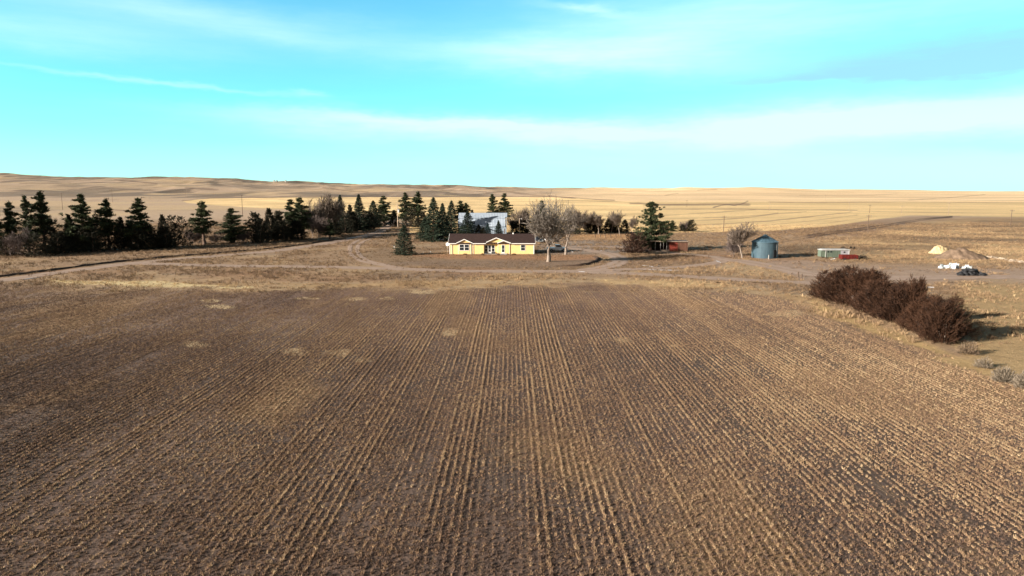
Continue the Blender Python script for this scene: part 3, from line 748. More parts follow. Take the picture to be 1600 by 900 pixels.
KIND = {'P': ('pine_tree', PINES), 'S': ('spruce_tree', SPRUCES), 'J': ('juniper_tree', JUNS), 'B': ('bare_tree', BARES), 'U': ('bare_bush', BUSHES)}
def place(px, by, ty, w, k, v, lab, group):
    nm, protos = KIND[k]
    if k in 'BU': plant(nm, protos[v % len(protos)], px, by, ty, w, lab, 'bush' if k == 'U' else 'tree', group, None, ('trunk' if k == 'B' else 'stems', 'twigs'), (0, 1))
    else: plant(nm, protos[v % len(protos)], px, by, ty, w, lab, 'tree', group)
row += [
 (10, 400, 366, 34, 'J', 2, 'low dark undergrowth at the left edge below the leftmost pines'),
 (80, 396, 352, 30, 'J', 3, 'dark juniper touching the right side of the tallest pine in the left row'),
 (119, 394, 350, 36, 'J', 0, 'dark undergrowth below the left skirt of the broad olive pine'),
 (146, 394, 352, 40, 'J', 2, 'dark undergrowth below the right skirt of the broad olive pine'),
 (180, 391, 352, 36, 'J', 2, 'dark undergrowth at the foot of the round-topped pine'),
 (215, 391, 356, 34, 'J', 3, 'dark undergrowth at the left foot of the slender ragged pine'),
 (236, 389, 350, 34, 'J', 0, 'dark undergrowth at the right foot of the slender ragged pine'),
 (262, 388, 352, 34, 'J', 3, 'dark undergrowth at the left foot of the spreading juniper'),
 (380, 380, 360, 26, 'U', 1, 'low leafless bush at the foot of the dark near utility pole'),
 (408, 380, 340, 30, 'J', 2, 'dark juniper filling the front of the clump right of the near pole'),
 (444, 377, 342, 30, 'J', 2, 'low dark juniper in front of the left twin pine'),
 (465, 375, 344, 28, 'J', 0, 'low dark juniper in front of the right twin pine'),
 (524, 368, 334, 30, 'J', 3, 'dark juniper behind the small young pine'),
 (540, 365, 334, 28, 'J', 2, 'dark undergrowth at the foot of the rounded dark spruce'),
 (555, 362, 330, 26, 'J', 0, 'dark undergrowth at the left foot of the pointed dark spruce'),
 (574, 359, 328, 28, 'J', 3, 'dark undergrowth between the last two spruces of the row'),
 (592, 354, 326, 24, 'J', 2, 'dark juniper at the left foot of the last pine of the row'),
]
for r_ in row: place(*r_, ROWG)
# ---- trees round the house and the barn
YG_ = 'trees around the house and barn'
yard = [
 (632, 398, 351, 28, 'S', 2, 'dense dark spruce standing alone on the lawn left of the yellow house'),
 (634, 352, 299, 23, 'P', 1, 'left one of the two tall pines behind the pale pole'),
 (654, 352, 298, 25, 'P', 4, 'right one of the two tall pines behind the pale pole'),
 (619, 354, 327, 20, 'J', 1, 'small juniper just left of the two tall pines by the pale pole'),
 (643, 355, 325, 28, 'J', 2, 'dark juniper at the foot of the two tall pines'),
 (663, 356, 331, 24, 'J', 0, 'juniper between the two tall pines and the spruce grove'),
 (678, 377, 308, 36, 'S', 0, 'tallest spruce of the grove left of the barn, spiky at the top'),
 (664, 374, 340, 26, 'S', 1, 'low spruce at the left edge of the grove beside the house'),
 (692, 374, 317, 30, 'S', 1, 'spruce in the middle of the grove behind the left end of the house'),
 (706, 368, 313, 28, 'S', 0, 'right-hand spruce of the grove, just left of the barn roof'),
 (720, 350, 312, 17, 'P', 3, 'slim pine above the left end of the barn roof'),
 (728, 350, 316, 20, 'P', 1, 'shorter pine above the left end of the barn roof'),
 (738, 346, 327, 12, 'J', 1, 'tiny juniper showing over the barn roof beside the slim pines'),
 (731, 370, 330, 27, 'S', 2, 'spruce standing against the left half of the barn'),
 (746, 370, 350, 15, 'J', 1, 'small dark juniper in front of the barn, left of the blue spruce'),
 (754, 370, 355, 11, 'J', 0, 'smallest juniper between the spruce and the blue spruce at the barn'),
 (779, 370, 344, 16, 'S', 1, 'small spruce at the right half of the barn wall'),
 (769, 345, 302, 19, 'P', 1, 'left one of the two tall pines rising behind the barn'),
 (788, 345, 301, 22, 'P', 0, 'right one of the two tall pines rising behind the barn'),
]
for r_ in yard: place(*r_, YG_)
plant('spruce_tree', TEAL[0], 762, 370, 348, 12, 'narrow blue-green spruce at the middle of the barn wall', 'tree', YG_)
BG_ = 'trees in the belt behind the farmyard'
belt = [
 (801, 364, 335, 22, 'B', 1, 'leafless tree touching the right end of the barn'),
 (806, 365, 344, 22, 'J', 2, 'dark juniper at the right end of the barn'),
 (817, 364, 322, 26, 'B', 0, 'leafless tree between the barn and the big cottonwood'),
 (823, 364, 336, 24, 'J', 0, 'dark juniper in the belt left of the big cottonwood'),
 (838, 364, 332, 24, 'J', 3, 'dark juniper directly behind the left side of the big cottonwood'),
 (846, 362, 312, 23, 'P', 1, 'dark pine showing through the left twigs of the big cottonwood'),
 (868, 364, 338, 24, 'J', 2, 'dark juniper between the trunks of the two cottonwoods'),
 (905, 366, 326, 30, 'B', 0, 'leafless tree behind the right side of the second cottonwood'),
 (899, 366, 343, 26, 'J', 2, 'juniper at the left end of the dark belt, right of the cottonwoods'),
 (916, 365, 327, 28, 'B', 1, 'grey leafless tree, second in the belt right of the cottonwoods'),
 (922, 365, 339, 24, 'J', 0, 'dense juniper under the grey leafless trees of the belt'),
 (935, 366, 329, 26, 'B', 2, 'spreading leafless tree in the belt, pale trunk before dark junipers'),
 (937, 364, 340, 18, 'J', 3, 'dark juniper behind the spreading leafless tree'),
 (948, 364, 340, 22, 'J', 1, 'dark juniper in the middle of the belt, left of the thin leafless tree'),
 (955, 365, 329, 15, 'B', 2, 'thin leafless tree rising from the middle of the belt'),
 (961, 364, 340, 18, 'J', 0, 'pointed juniper left of the white-trunked leafless tree'),
 (968, 366, 327, 22, 'B', 2, 'white-trunked leafless tree, the clearest of the belt'),
 (979, 364, 342, 20, 'J', 1, 'dark juniper right of the white-trunked leafless tree'),
 (986, 368, 336, 15, 'B', 2, 'thin leafless tree at the left side of the big dark pine'),
 (1036, 362, 345, 14, 'J', 0, 'olive juniper just right of the big dark pine'),
 (1050, 362, 344, 18, 'P', 2, 'small bushy pine in the short row right of the big pine'),
 (1064, 362, 350, 14, 'J', 1, 'low dark juniper between the small bushy pine and the end bush'),
 (1071, 362, 345, 16, 'U', 1, 'grey leafless bush near the right end of the short row'),
 (1081, 362, 342, 19, 'J', 3, 'round dark juniper at the right end of the short row'),
]
for r_ in belt: place(*r_, BG_)
# ---- single trees
plant('pine_tree', (pine_crown(150, 12, 8.2, .06, .12, None, .48), PINES[0][1]), 1016, 391, 314, 50, 'big dark pine left of the red shed, tallest tree on the right', 'tree', None, .6)
plant('juniper_tree', JUNRED[0], 993, 396, 361, 36, 'dark reddish juniper in front of the big pine beside the drive', 'tree')
plant('juniper_tree', JUNS[2], 1029, 388, 368, 18, 'dark juniper between the big pine and the red shed', 'tree')
plant('cottonwood_tree', COTTON[0], 857, 409, 296, 70, 'big leafless cottonwood on the lawn at the right corner of the house', 'tree', None, 2.2, ('trunk', 'twigs'), (0, 1))
plant('cottonwood_tree', COTTON[1], 884, 398, 312, 52, 'second leafless cottonwood, pale trunk just right of the biggest one', 'tree', None, 4.0, ('trunk', 'twigs'), (0, 1))
plant('bare_tree', BARES[2], 1160, 404, 346, 44, 'leafless tree with pale trunk just left of the grain bin', 'tree', None, .4, ('trunk', 'twigs'), (0, 1))
plant('bare_bush', BUSHES[0], 1146, 400, 368, 34, 'leafless bush at the foot of the tree left of the grain bin', 'bush', None, 1.2, ('stems', 'twigs'), (0, 1))
# ---- russet shrubs along the right edge of the stubble field
RS = []
for i in range(4):
    c = russet_crown(400+i, 5.2, [4.6, 5.0, 4.4, 4.8][i]); RS.append(c)
HG = 'russet shrubs along the right edge of the field'
ordn = ['far left', 'second', 'third', 'fourth', 'fifth', 'sixth', 'seventh', 'eighth', 'ninth', 'tenth']
hedge = [(1299, 466, 420, 60), (1320, 474, 413, 66), (1343, 481, 412, 70), (1366, 488, 424, 66), (1391, 497, 436, 66), (1414, 505, 440, 64), (1427, 508, 425, 40), (1440, 517, 458, 68), (1462, 526, 455, 72), (1475, 535, 462, 58), (1352, 474, 420, 60), (1402, 490, 436, 60)]
hl = ['russet shrub at the far left end of the field-edge hedge', 'second russet shrub from the left end of the hedge, broad and rounded', 'tallest broad russet shrub, third from the left end of the hedge',
      'fourth russet shrub from the left, where the hedge top starts to drop', 'russet shrub in the dip of the hedge, left of the upright pointed one', 'rounded russet shrub just below the upright pointed one in the hedge',
      'narrow upright pointed shrub sticking out of the middle of the hedge', 'russet shrub right of the upright pointed one in the hedge', 'greyish brown shrub, second from the right end of the hedge',
      'rightmost greyish brown shrub, nearest to the camera in the hedge', 'russet shrub behind the tallest broad one in the hedge', 'russet shrub behind the dip in the hedge']
for i, (px, by, ty, w) in enumerate(hedge):
    p = G(px, by); H = (ztop(p, ty)-p[2])*1.03; W = w*mpp(p)*1.2; k = i % 4; w0, h0 = mesh_dims(RS[k])
    e = empty('russet_shrub', p, i*1.7, hl[i], 'shrub', HG, (W/w0, W/w0, H/h0)); link('sprays', RS[k], None, e)
    st = MB(); r = random.Random(i)
    for q in range(7):
        a = r.uniform(0, 6.28); st.tube((.12*math.cos(a), .12*math.sin(a), -.3), (r.uniform(.5, 1.1)*math.cos(a), r.uniform(.5, 1.1)*math.sin(a), r.uniform(1.4, 2.6)), .07, .03, 5)
    st.build('stems', M_BARK, e)
# ---- low grey sage and small dark bushes
M_SAGE = foliage_mat('grey_sage', (.12, .095, .07), (.26, .205, .15))
def low_bush(name, px, by, ty, w, mat, label, seed, n=900, cat='bush'):
    global rng; rng = np.random.default_rng(seed)
    p = G(px, by); H = max(.4, ztop(p, ty)-p[2]); W = w*mpp(p)
    n = max(n, 600); d = rand_dirs(n); d[:, 2] = np.abs(d[:, 2]); r = rng.random(n)**.4*(.7+.5*vnoise(d[:, 0]*2+9, d[:, 1]*2+seed, 4))
    c = d*r[:, None]*np.array((W/2, W/2, H)); s = max(.14, W*.085)
    m = soup_mesh(name+'_leaves', [leaf_soup(c, rng.uniform(.8, 1.7, n)*s, d+np.array((0, 0, .6)), .22)], mat)
    o = link(name, m); o.location = p; return tag(o, label, cat)
low_bush('sage_bush', 1568, 596, 570, 40, M_SAGE, 'pale grey sage bush at the right edge, below the shrub hedge', 1, 1400)
low_bush('sage_bush', 1604, 606, 578, 44, M_SAGE, 'pale grey sage bush cut off by the right edge of the photo', 2, 1400)
low_bush('sage_bush', 1536, 574, 558, 30, M_SAGE, 'small grey sage bush just right of the end of the hedge', 3, 900)
M_DBUSH = foliage_mat('dark_dead_weeds', (.025, .02, .016), (.07, .05, .035))
low_bush('weed_clump', 1317, 388.5, 384.5, 8, M_DBUSH, 'dark weed clump behind the roof of the green trailer', 4, 300)
low_bush('weed_clump', 1329.5, 388, 384, 4, M_DBUSH, 'left one of two small dark weed clumps behind the trailer', 5, 200)
low_bush('weed_clump', 1335, 389, 385, 4, M_DBUSH, 'right one of two small dark weed clumps behind the trailer', 6, 200)
low_bush('weed_clump', 1348, 405.5, 397.5, 18, M_DBUSH, 'black weed clump against the right end of the red wagon', 7, 700)
low_bush('weed_clump', 1512, 553, 530, 34, foliage_mat('brown_weeds', (.08, .055, .04), (.2, .14, .09)), 'brown weed clump at the foot of the rightmost hedge shrub', 9, 900)

M_FB = foliage_mat('withered_foundation_plants', (.09, .05, .03), (.24, .14, .07))
for k, (px, w_, lab) in enumerate(((727, 9, 'withered brown plants under the double window of the yellow house'), (754, 6, 'withered brown plants left of the porch of the yellow house'), (779, 5, 'small withered plant left of the front step of the yellow house'), (803, 9, 'withered brown plants right of the front step of the yellow house'))):
    low_bush('withered_plant', px, 398.2, 395.9, w_, M_FB, lab, 20+k, 260, 'plant')
# ================================================================== BUILDINGS AND THINGS
def siding_mat(name, c, pitch=.2, var=.08):
    m, n, b = base_mat(name, .6, .3)
    tc = n.new('ShaderNodeTexCoord').outputs['Object']; sx = n.new('ShaderNodeSeparateXYZ'); n.l.new(tc, sx.inputs[0])
    saw = n.math('FRACT', n.math('DIVIDE', sx.outputs[2], pitch))
    f = n.noise(tc, 1.2, 4)
    n.l.new(n.mix(n.ramp(f, .3, .7), tuple(x*(1-var) for x in c), c), b.inputs['Base Color'])
    bp = n.new('ShaderNodeBump'); bp.inputs['Strength'].default_value = .5; bp.inputs['Distance'].default_value = .02
    n.l.new(saw, bp.inputs['Height']); n.l.new(bp.outputs[0], b.inputs['Normal']); return m
def metal_mat(name, c, pitch=.35, axis=0, rough=.45, metal=.55, c2=None, streak=(1, 1, .15)):
    m, n, b = base_mat(name, rough, .5, metal)
    tc = n.new('ShaderNodeTexCoord').outputs['Object']; sx = n.new('ShaderNodeSeparateXYZ'); n.l.new(tc, sx.inputs[0])
    w = n.math('SINE', n.math('MULTIPLY', sx.outputs[axis], 2*math.pi/pitch))
    f = n.noise(n.mapping(tc, streak), .9, 5, .65)
    n.l.new(n.mix(n.ramp(f, .32, .68), c2 or tuple(x*.6 for x in c), c), b.inputs['Base Color'])
    bp = n.new('ShaderNodeBump'); bp.inputs['Strength'].default_value = .5; bp.inputs['Distance'].default_value = .04
    n.l.new(w, bp.inputs['Height']); n.l.new(bp.outputs[0], b.inputs['Normal']); return m
M_YEL = siding_mat('yellow_lap_siding', (.83, .59, .255))
M_WHT = surf('white_paint', (.80, .78, .74), .5, .4, var=.06)
M_SHING = surf('dark_brown_shingles', (.046, .028, .025), .9, .15, var=.35, scale=2.5, bump=.03, bscale=14)
m_, n_, b_ = base_mat('window_glass', .06, .6); b_.inputs['Base Color'].default_value = (.02, .025, .03, 1); M_GLASS = m_
M_CONC = surf('grey_concrete', (.42, .39, .36), .9, .2, var=.2)
M_BLACK = surf('black_rubber', (.02, .02, .022), .7, .3, var=.3, scale=4)
M_WOOD = surf('weathered_pole_wood', (.30, .215, .15), .9, .15, var=.35, scale=3, stretch=(1, 1, .2))
M_WOODD = surf('dark_pole_wood', (.13, .09, .065), .9, .15, var=.35, scale=3, stretch=(1, 1, .2))
M_WOODP = surf('pale_pole_wood', (.55, .41, .30), .9, .15, var=.2, scale=3, stretch=(1, 1, .2))

# ---- the yellow house ------------------------------------------------------
hp = G(768.5, 397); S = mpp(hp)
house = empty('house', hp, 0, 'long yellow single-storey house with dark brown roof and white trim', 'house')
hx = lambda px: (px-768.5)*S
hz = lambda py: (397-py)*S
EZ = hz(379.6); DEP = 8.4
RZ = ztop((0, hp[1]+DEP/2), 366.0)-hp[2]
x0, x1 = hx(702.5), hx(834.5)
w = MB()
w.box(x0, hx(756), 0, DEP, -.3, EZ); w.box(hx(777.5), x1, 0, DEP, -.3, EZ); w.box(hx(756)+.003, hx(777.5)-.003, .55, DEP-.003, -.3, EZ-.003)
w.prismx([(0.02, EZ), (DEP-.02, EZ), (DEP/2, RZ-.16)], x0, x0+.15); w.prismx([(0.02, EZ), (DEP-.02, EZ), (DEP/2, RZ-.16)], x1-.15, x1)
w.box(hx(716), hx(736.5), -.14, -.003, -.3, EZ)                                     # bay under the left gable
w.prism([(hx(715.5), EZ), (hx(737), EZ), (hx(725.8), hz(374.6))], -.14, 1.0)
w.box(hx(778), hx(796.5), -.12, -.003, -.3, EZ)                                     # entry bay
w.prism([(hx(778), EZ), (hx(796.5), EZ), (hx(787), hz(376.6))], -.12, .8)
w.prism([(hx(761.5), EZ+.14), (hx(794), EZ+.14), (hx(775.5), hz(372.2))], -.06, 1.6)
w.build('wall', M_YEL, house)
rf = MB(); ov = .4; sl = (RZ-EZ)/(DEP/2)
def slab(m, xa, xb):
    th = .16
    m.prismx([(-ov, EZ-ov*sl), (-ov, EZ-ov*sl+th), (DEP/2, RZ+th), (DEP+ov, EZ-ov*sl+th), (DEP+ov, EZ-ov*sl), (DEP/2, RZ)], xa, xb)
slab(rf, x0-.3, x1+.3)
def chev(m, pl, ze_l, pa, za, pr, ze_r, ya, yb, th, up=0):
    m.prism([(hx(pl), ze_l+up), (hx(pa), za+up), (hx(pr), ze_r+up), (hx(pr), ze_r+th+up), (hx(pa), za+th+up), (hx(pl), ze_l+th+up)][::-1], ya, yb)
GB = [(713.6, EZ-.05, 725.8, hz(374.2), 738.4, EZ-.05, -.42, 2.2), (759.6, EZ+.12, 775.5, hz(371.9), 798.5, EZ-.06, -.36, 2.6), (777, EZ-.04, 787, hz(376.3), 797.8, EZ-.1, -.5, .9)]
for g in GB: chev(rf, *g, .13)
rfo = rf.build('roof', M_SHING, house)
for px_, h_, r_, mt in ((797.5, .55, .07, M_BLACK), (802, .32, .22, M_WHT), (771, .25, .12, M_SHING)):
    v = MB(); yy = DEP/2-.05 if px_ > 780 else DEP/2-1.2
    zz = RZ+.1-abs(DEP/2-yy)*sl; v.tube((hx(px_), yy, zz-.1), (hx(px_), yy, zz+h_), r_, r_*.9, 8); v.build('roof_vent', mt, rfo)
tr = MB()
for g in GB: chev(tr, g[0]-.1, g[1]-.06, g[2], g[3]-.04, g[4]+.1, g[5]-.06, g[6]-.06, g[6]-.003, .20)
tr.prismx([(-ov-.06, EZ-ov*sl-.05), (-ov-.06, EZ-ov*sl+.14), (-ov-.003, EZ-ov*sl+.14), (-ov-.003, EZ-ov*sl-.05)], x0-.3, hx(713.4))
tr.prismx([(-ov-.06, EZ-ov*sl-.05), (-ov-.06, EZ-ov*sl+.14), (-ov-.003, EZ-ov*sl+.14), (-ov-.003, EZ-ov*sl-.05)], hx(738.6), hx(759.4))
tr.prismx([(-ov-.06, EZ-ov*sl-.05), (-ov-.06, EZ-ov*sl+.14), (-ov-.003, EZ-ov*sl+.14), (-ov-.003, EZ-ov*sl-.05)], hx(798.8), x1+.3)
for xa in (x0-.36, x1+.302):                                                       # rake boards
    th = .22; tr.prismx([(-ov, EZ-ov*sl-.04), (-ov, EZ-ov*sl-.04+th), (DEP/2, RZ-.04+th), (DEP+ov, EZ-ov*sl-.04+th), (DEP+ov, EZ-ov*sl-.04), (DEP/2, RZ-.04)], xa, xa+.058)
tr.build('white_trim', M_WHT, house)
def cbx(*a): MB().box(*a).build('corner_board', M_WHT, house)
for xa in (x0-.02, x1-.16): cbx(xa, xa+.18, -.03, .15, -.25, EZ-.22)
for pxa in (716, 735.8): cbx(hx(pxa)-.01, hx(pxa)+.10, -.17, -.143, -.25, EZ-.05)
for pxa in (778, 795.8): cbx(hx(pxa)-.01, hx(pxa)+.10, -.15, -.123, -.25, EZ-.05)
for pxa in (706.3, 739.5):
    d = MB(); d.tube((hx(pxa), -.08, 0), (hx(pxa), -.08, EZ-.2), .05, .05, 6); d.build('downspout', M_WHT, house)
def window(pa, pb, ya, yb, y, split=1, name='window', rows=2, parent=house, panel=0):
    xa, xb, za, zb = hx(pa), hx(pb), hz(yb), hz(ya); t = .10
    f = MB(); f.box(xa-t, xb+t, y-.05, y-.003, zb, zb+t); f.box(xa-t, xb+t, y-.06, y-.003, za-t, za)
    f.box(xa-t, xa, y-.05, y-.003, za, zb); f.box(xb, xb+t, y-.05, y-.003, za, zb)
    for k in range(1, split): xm = xa+(xb-xa)*k/split; f.box(xm-.09, xm+.09, y-.05, y-.003, za, zb)
    if rows == 2: zm = za+(zb-za)*.52; f.box(xa, xb, y-.042, y-.003, zm-.03, zm+.03)
    if panel: f.box(xa, xb, y-.045, y-.003, za, za+panel)
    fo = f.build(name, M_WHT, parent)
    for k in range(split):
        a, b = xa+(xb-xa)*k/split, xa+(xb-xa)*(k+1)/split
        g = MB(); g.box(a+.002, b-.002, y-.03, y-.003, za+.002+panel, zb-.002); g.build('pane', M_GLASS, fo)
    return fo
window(718.4, 732.8, 382.2, 391, -.14, 2)
window(814, 820.2, 383, 391.2, 0, 1)
yb_ = .55
window(757.6, 761.6, 383.6, 393.6, yb_); window(768.4, 772.6, 383.6, 393.6, yb_)
dn = window(763.0, 767.0, 383.6, 395.8, yb_, 1, 'patio_door', 2, house, .35)
dr = window(784.2, 788.0, 383, 395.6, -.12, 1, 'front_door', 2, house, .25)
hb = MB(); hb.box(hx(787.4), hx(787.7), -.205, -.183, hz(390), hz(389.2)); hb.build('handle', M_BLACK, dr)
st = MB(); st.box(hx(781.5), hx(792.5), -1.5, -.123, -.2, .22); st.box(hx(783), hx(791), -1.9, -1.503, -.2, .10); st.build('front_step', M_CONC, house)
st = MB(); st.box(hx(757), hx(776.5), -.3, .545, -.2, .08); st.build('porch_slab', M_CONC, house)
for pa, pb in ((756.8, 761.2), (768.2, 774)):
    q = tag(link('planter', MB().box(hx(pa), hx(pb), -.02, .34, 0, .40).box(hx(pa)-.03, hx(pb)+.03, -.05, .37, .403, .44).mesh('planter'), M_BLACK),
            'dark planter box under the %s porch window of the yellow house' % ('left' if pa < 760 else 'right'), 'planter', 'planters on the porch'); q.location = (hp[0], hp[1], hp[2]+.08)
# dish on the left end
dp = (hp[0]+hx(699), hp[1]+1.2, hp[2]); de = empty('satellite_dish', dp, 0, 'white round satellite dish on a mast at the left end of the house', 'dish')
MB().tube((0, 0, -.2), (0, 0, 2.3), .04, .04, 8).build('mast', M_CONC, de)
d = MB(); d.lathe([(0, 0), (.25, .03), (.46, .12), (.48, .12), (.25, 0), (0, -.03)], 20); dm = d.build('dish', M_WHT, de, True); dm.location = (0, -.1, 2.45); dm.rotation_euler = (R(68), 0, R(-15))
MB().bar((0, -.1, 2.3), (0, -.65, 2.35), .03, .03).build('feed_arm', M_CONC, de)
# white stakes
for px, by, ty, lab in ((661, 396.3, 394, 'left one of the two short white stakes on the lawn before the house'), (673, 395.8, 392.8, 'right one of the two short white stakes on the lawn before the house'), (616, 387, 383.8, 'white capped standpipe at the left side of the lone lawn spruce')):
    p = G(px, by); h = ztop(p, ty)-p[2]; o = MB().tube((0, 0, -.2), (0, 0, h), .07, .07, 8).lathe([(.0, h+.12), (.07, h+.10), (.10, h+.04), (.10, h+.005), (0, h+.002)], 8).build('white_stake', M_WHT); o.location = p; tag(o, lab, 'stake', 'white stakes on the lawn' if px > 650 else None)

# ---- gambrel barn -----------------------------------------------------------
M_BROOF = metal_mat('galvanised_roof_sheet', (.50, .56, .63), .6, 0, .5, .25, (.33, .39, .46))
M_BWALL = metal_mat('pale_blue_wall_sheet', (.46, .54, .62), .6, 0, .5, .2, (.34, .42, .50))
bp_ = G(753.5, 367); BS = mpp(bp_)
barn = empty('barn', bp_, 0, 'pale grey metal barn with a gambrel roof behind the spruces', 'barn')
bx0, bx1 = (716-753.5)*BS, (791-753.5)*BS
zw = ztop(bp_, 353)-bp_[2]; zb_ = ztop((0, bp_[1]+2.2), 342)-bp_[2]; zr_ = ztop((0, bp_[1]+6), 333)-bp_[2]
w = MB(); w.box(bx0, bx1, 0, 12, -.3, zw)
for xa in (bx0, bx1-.12): w.prismx([(0.003, zw), (11.997, zw), (9.8, zb_-.06), (6, zr_-.08), (2.2, zb_-.06)], xa, xa+.12)
w.build('wall', M_BWALL, barn)
r_ = MB(); th = .12
r_.prismx([(-.35, zw-.25), (2.2, zb_), (6, zr_), (9.8, zb_), (12.35, zw-.25), (12.35, zw-.25+th), (9.8, zb_+th), (6, zr_+th), (2.2, zb_+th), (-.35, zw-.25+th)][::-1], bx0-.1, bx1-.45)
r_.prismx([(3.0, zb_+.62), (6, zr_+.02), (9.0, zb_+.62), (9.0, zb_+.62+th), (6, zr_+.02+th), (3.0, zb_+.62+th)][::-1], bx1-.447, bx1+.35)
r_.build('roof', M_BROOF, barn)
d = MB(); d.box(bx1-.75, bx1-.45, -.06, -.003, .6, 2.4); d.build('door', M_WOODD, barn)
MB().box(bx0, bx1-.46, 2.02, 2.25, zb_+th+.003, zb_+th+.07).build('roof_seam', M_BROOF, barn)

# ---- grain bin --------------------------------------------------------------
gp = G(1192.5, 404); GS = mpp(gp); gr = 19.6*GS; ge = ztop(gp, 379)-gp[2]; gt = ztop(gp, 368)-gp[2]
binr = empty('grain_bin', (gp[0]*(gp[1]+gr*.9)/gp[1]+.25, gp[1]+gr*.9, gp[2]), 0, 'round blue-grey corrugated metal grain bin with conical roof', 'grain bin')
M_BIN = metal_mat('blue_grey_bin_sheet', (.068, .122, .150), .11, 2, .6, .1, (.04, .072, .095), (1, 1, .3))
M_BINR = metal_mat('blue_grey_roof_sheet', (.075, .135, .175), .4, 2, .6, .1, (.05, .095, .125))
prof = [(gr, -.3)]
for k in range(3):
    za, zb2 = ge*k/3, ge*(k+1)/3; prof += [(gr+.012*(k % 2), za+.03), (gr+.012*(k % 2), zb2-.05), (gr+.06, zb2-.04), (gr+.06, zb2-.001)]
MB().lathe(prof, 40).build('wall', M_BIN, binr, False)
rr = MB(); rr.lathe([(gr+.16, ge-.06), (gr+.16, ge+.02), (.55, gt-.25), (.5, gt-.2), (.5, gt+.02), (.0, gt+.14)], 40)
for k in range(20):
    t = 2*math.pi*k/20; rr.bar(((gr+.1)*math.cos(t), (gr+.1)*math.sin(t), ge+.05), (.6*math.cos(t), .6*math.sin(t), gt-.22), .07, .07)
rr.build('roof', M_BINR, binr)
a = R(-58); d = MB(); d.box(-.45, .45, -.07, .05, .35, 2.0).box(-.52, .52, -.04, .04, .28, 2.07); do = d.build('door', M_BLACK, binr); do.location = (gr*math.cos(a), gr*math.sin(a), 0); do.rotation_euler = (0, 0, a+math.pi/2)
a = R(-48); l = MB()
for s_ in (-.2, .2): l.bar((s_, 0, .3), (s_, 0, ge+.1), .04, .04)
for k in range(10): l.bar((-.2, 0, .45+k*ge/10.5), (.2, 0, .45+k*ge/10.5), .03, .03)
lo = l.build('ladder', M_CONC, binr); lo.location = ((gr+.12)*math.cos(a), (gr+.12)*math.sin(a), 0); lo.rotation_euler = (0, 0, a+math.pi/2)
p = G(1201, 405); o = MB().tube((0, 0, -.2), (0, 0, .9), .09, .08, 8).lathe([(.085, .9), (.12, .95), (.12, 1.02), (0, 1.06)], 8).build('pipe_stub', M_CONC); o.location = p; tag(o, 'short pale pipe standing at the foot of the grain bin', 'pipe')

# ---- red shed ---------------------------------------------------------------
M_RED = surf('red_board', (.225, .045, .03), .85, .15, var=.35, scale=2, stretch=(3, 3, .4)); M_BRN = surf('brown_board', (.155, .078, .052), .9, .1, var=.45, scale=2.5, stretch=(4, 4, .3)); M_DRK = surf('dark_interior_board', (.05, .03, .025), .95, .05, var=.4)
sp0 = G(1046, 392.5); SS = mpp(sp0); shed = empty('shed', sp0, R(-4), 'low reddish brown wooden shed with open left bays and a flat roof', 'shed')
sx_ = lambda px: (px-1046)*SS
sh = ztop(sp0, 377.3)-sp0[2]
def boards(m, a, b, y, z0, z1, n, r):
    for k in range(n):
        xa = a+(b-a)*k/n; m.box(xa+.008, a+(b-a)*(k+1)/n-.008, y-r.uniform(.03, .06), y+.03, z0, z1+r.uniform(-.05, .04))
r = random.Random(3)
m = MB(); boards(m, sx_(1058.5), sx_(1074), 0, -.2, sh-.12, 18, r); m.build('plank_wall', M_BRN, shed)
m = MB(); boards(m, sx_(1046), sx_(1058.4), 0, -.2, sh-.12, 12, r); m.build('red_door', M_RED, shed)
m = MB(); m.box(sx_(1018), sx_(1074), 3.9, 4, -.2, sh-.05); m.box(sx_(1018), sx_(1018)+.08, 0.3, 3.897, -.2, sh-.1); m.box(sx_(1074)-.08, sx_(1074), .1, 3.897, -.2, sh-.1); m.box(sx_(1046)-.12, sx_(1046)-.04, .1, 3.897, -.2, sh-.1); m.build('back_wall', M_DRK, shed)
m = MB(); m.box(sx_(1018)-.2, sx_(1074)+.25, -.35, 4.2, sh-.06, sh+.07); m.build('roof', surf('shed_roof_sheet', (.16, .12, .10), .8, .3, var=.4), shed)
m = MB()
for k in range(22): xa = sx_(1030)+(sx_(1074)-sx_(1030))*k/22; m.box(xa, xa+.12, -.40, -.352, sh-.10, sh+.06+r.uniform(0, .06))
m.box(sx_(1030), sx_(1074)+.1, -.39, -.352, sh-.04, sh+.0)
m.box(sx_(1016), sx_(1040), -.42, -.37, sh+.06, sh+.16); m.build('roof_edge', M_WOODP, shed)
for pxx in (1024, 1032, 1036.5, 1041.5):
    m = MB(); m.bar((sx_(pxx), 0, -.2), (sx_(pxx), 0, sh-.07), .10, .10); m.build('post', surf('grey_post_wood', (.40, .36, .33), .9, .1, var=.3) if 'M_GP' not in globals() else M_GP, shed)
p = G(1039, 392.5); o = MB(); o.box(-sx_(1046.4+.4)*0-1.0, 1.0, 0, .6, 0, .32); o.prismx([(-.03, .323), (.63, .323), (.5, .42), (.1, .42)], -1.03, 1.03)
o = o.build('feed_trough', M_WOODP); o.location = (p[0], p[1]-.6, p[2]); tag(o, 'pale low feed trough in front of the open shed bays', 'trough')

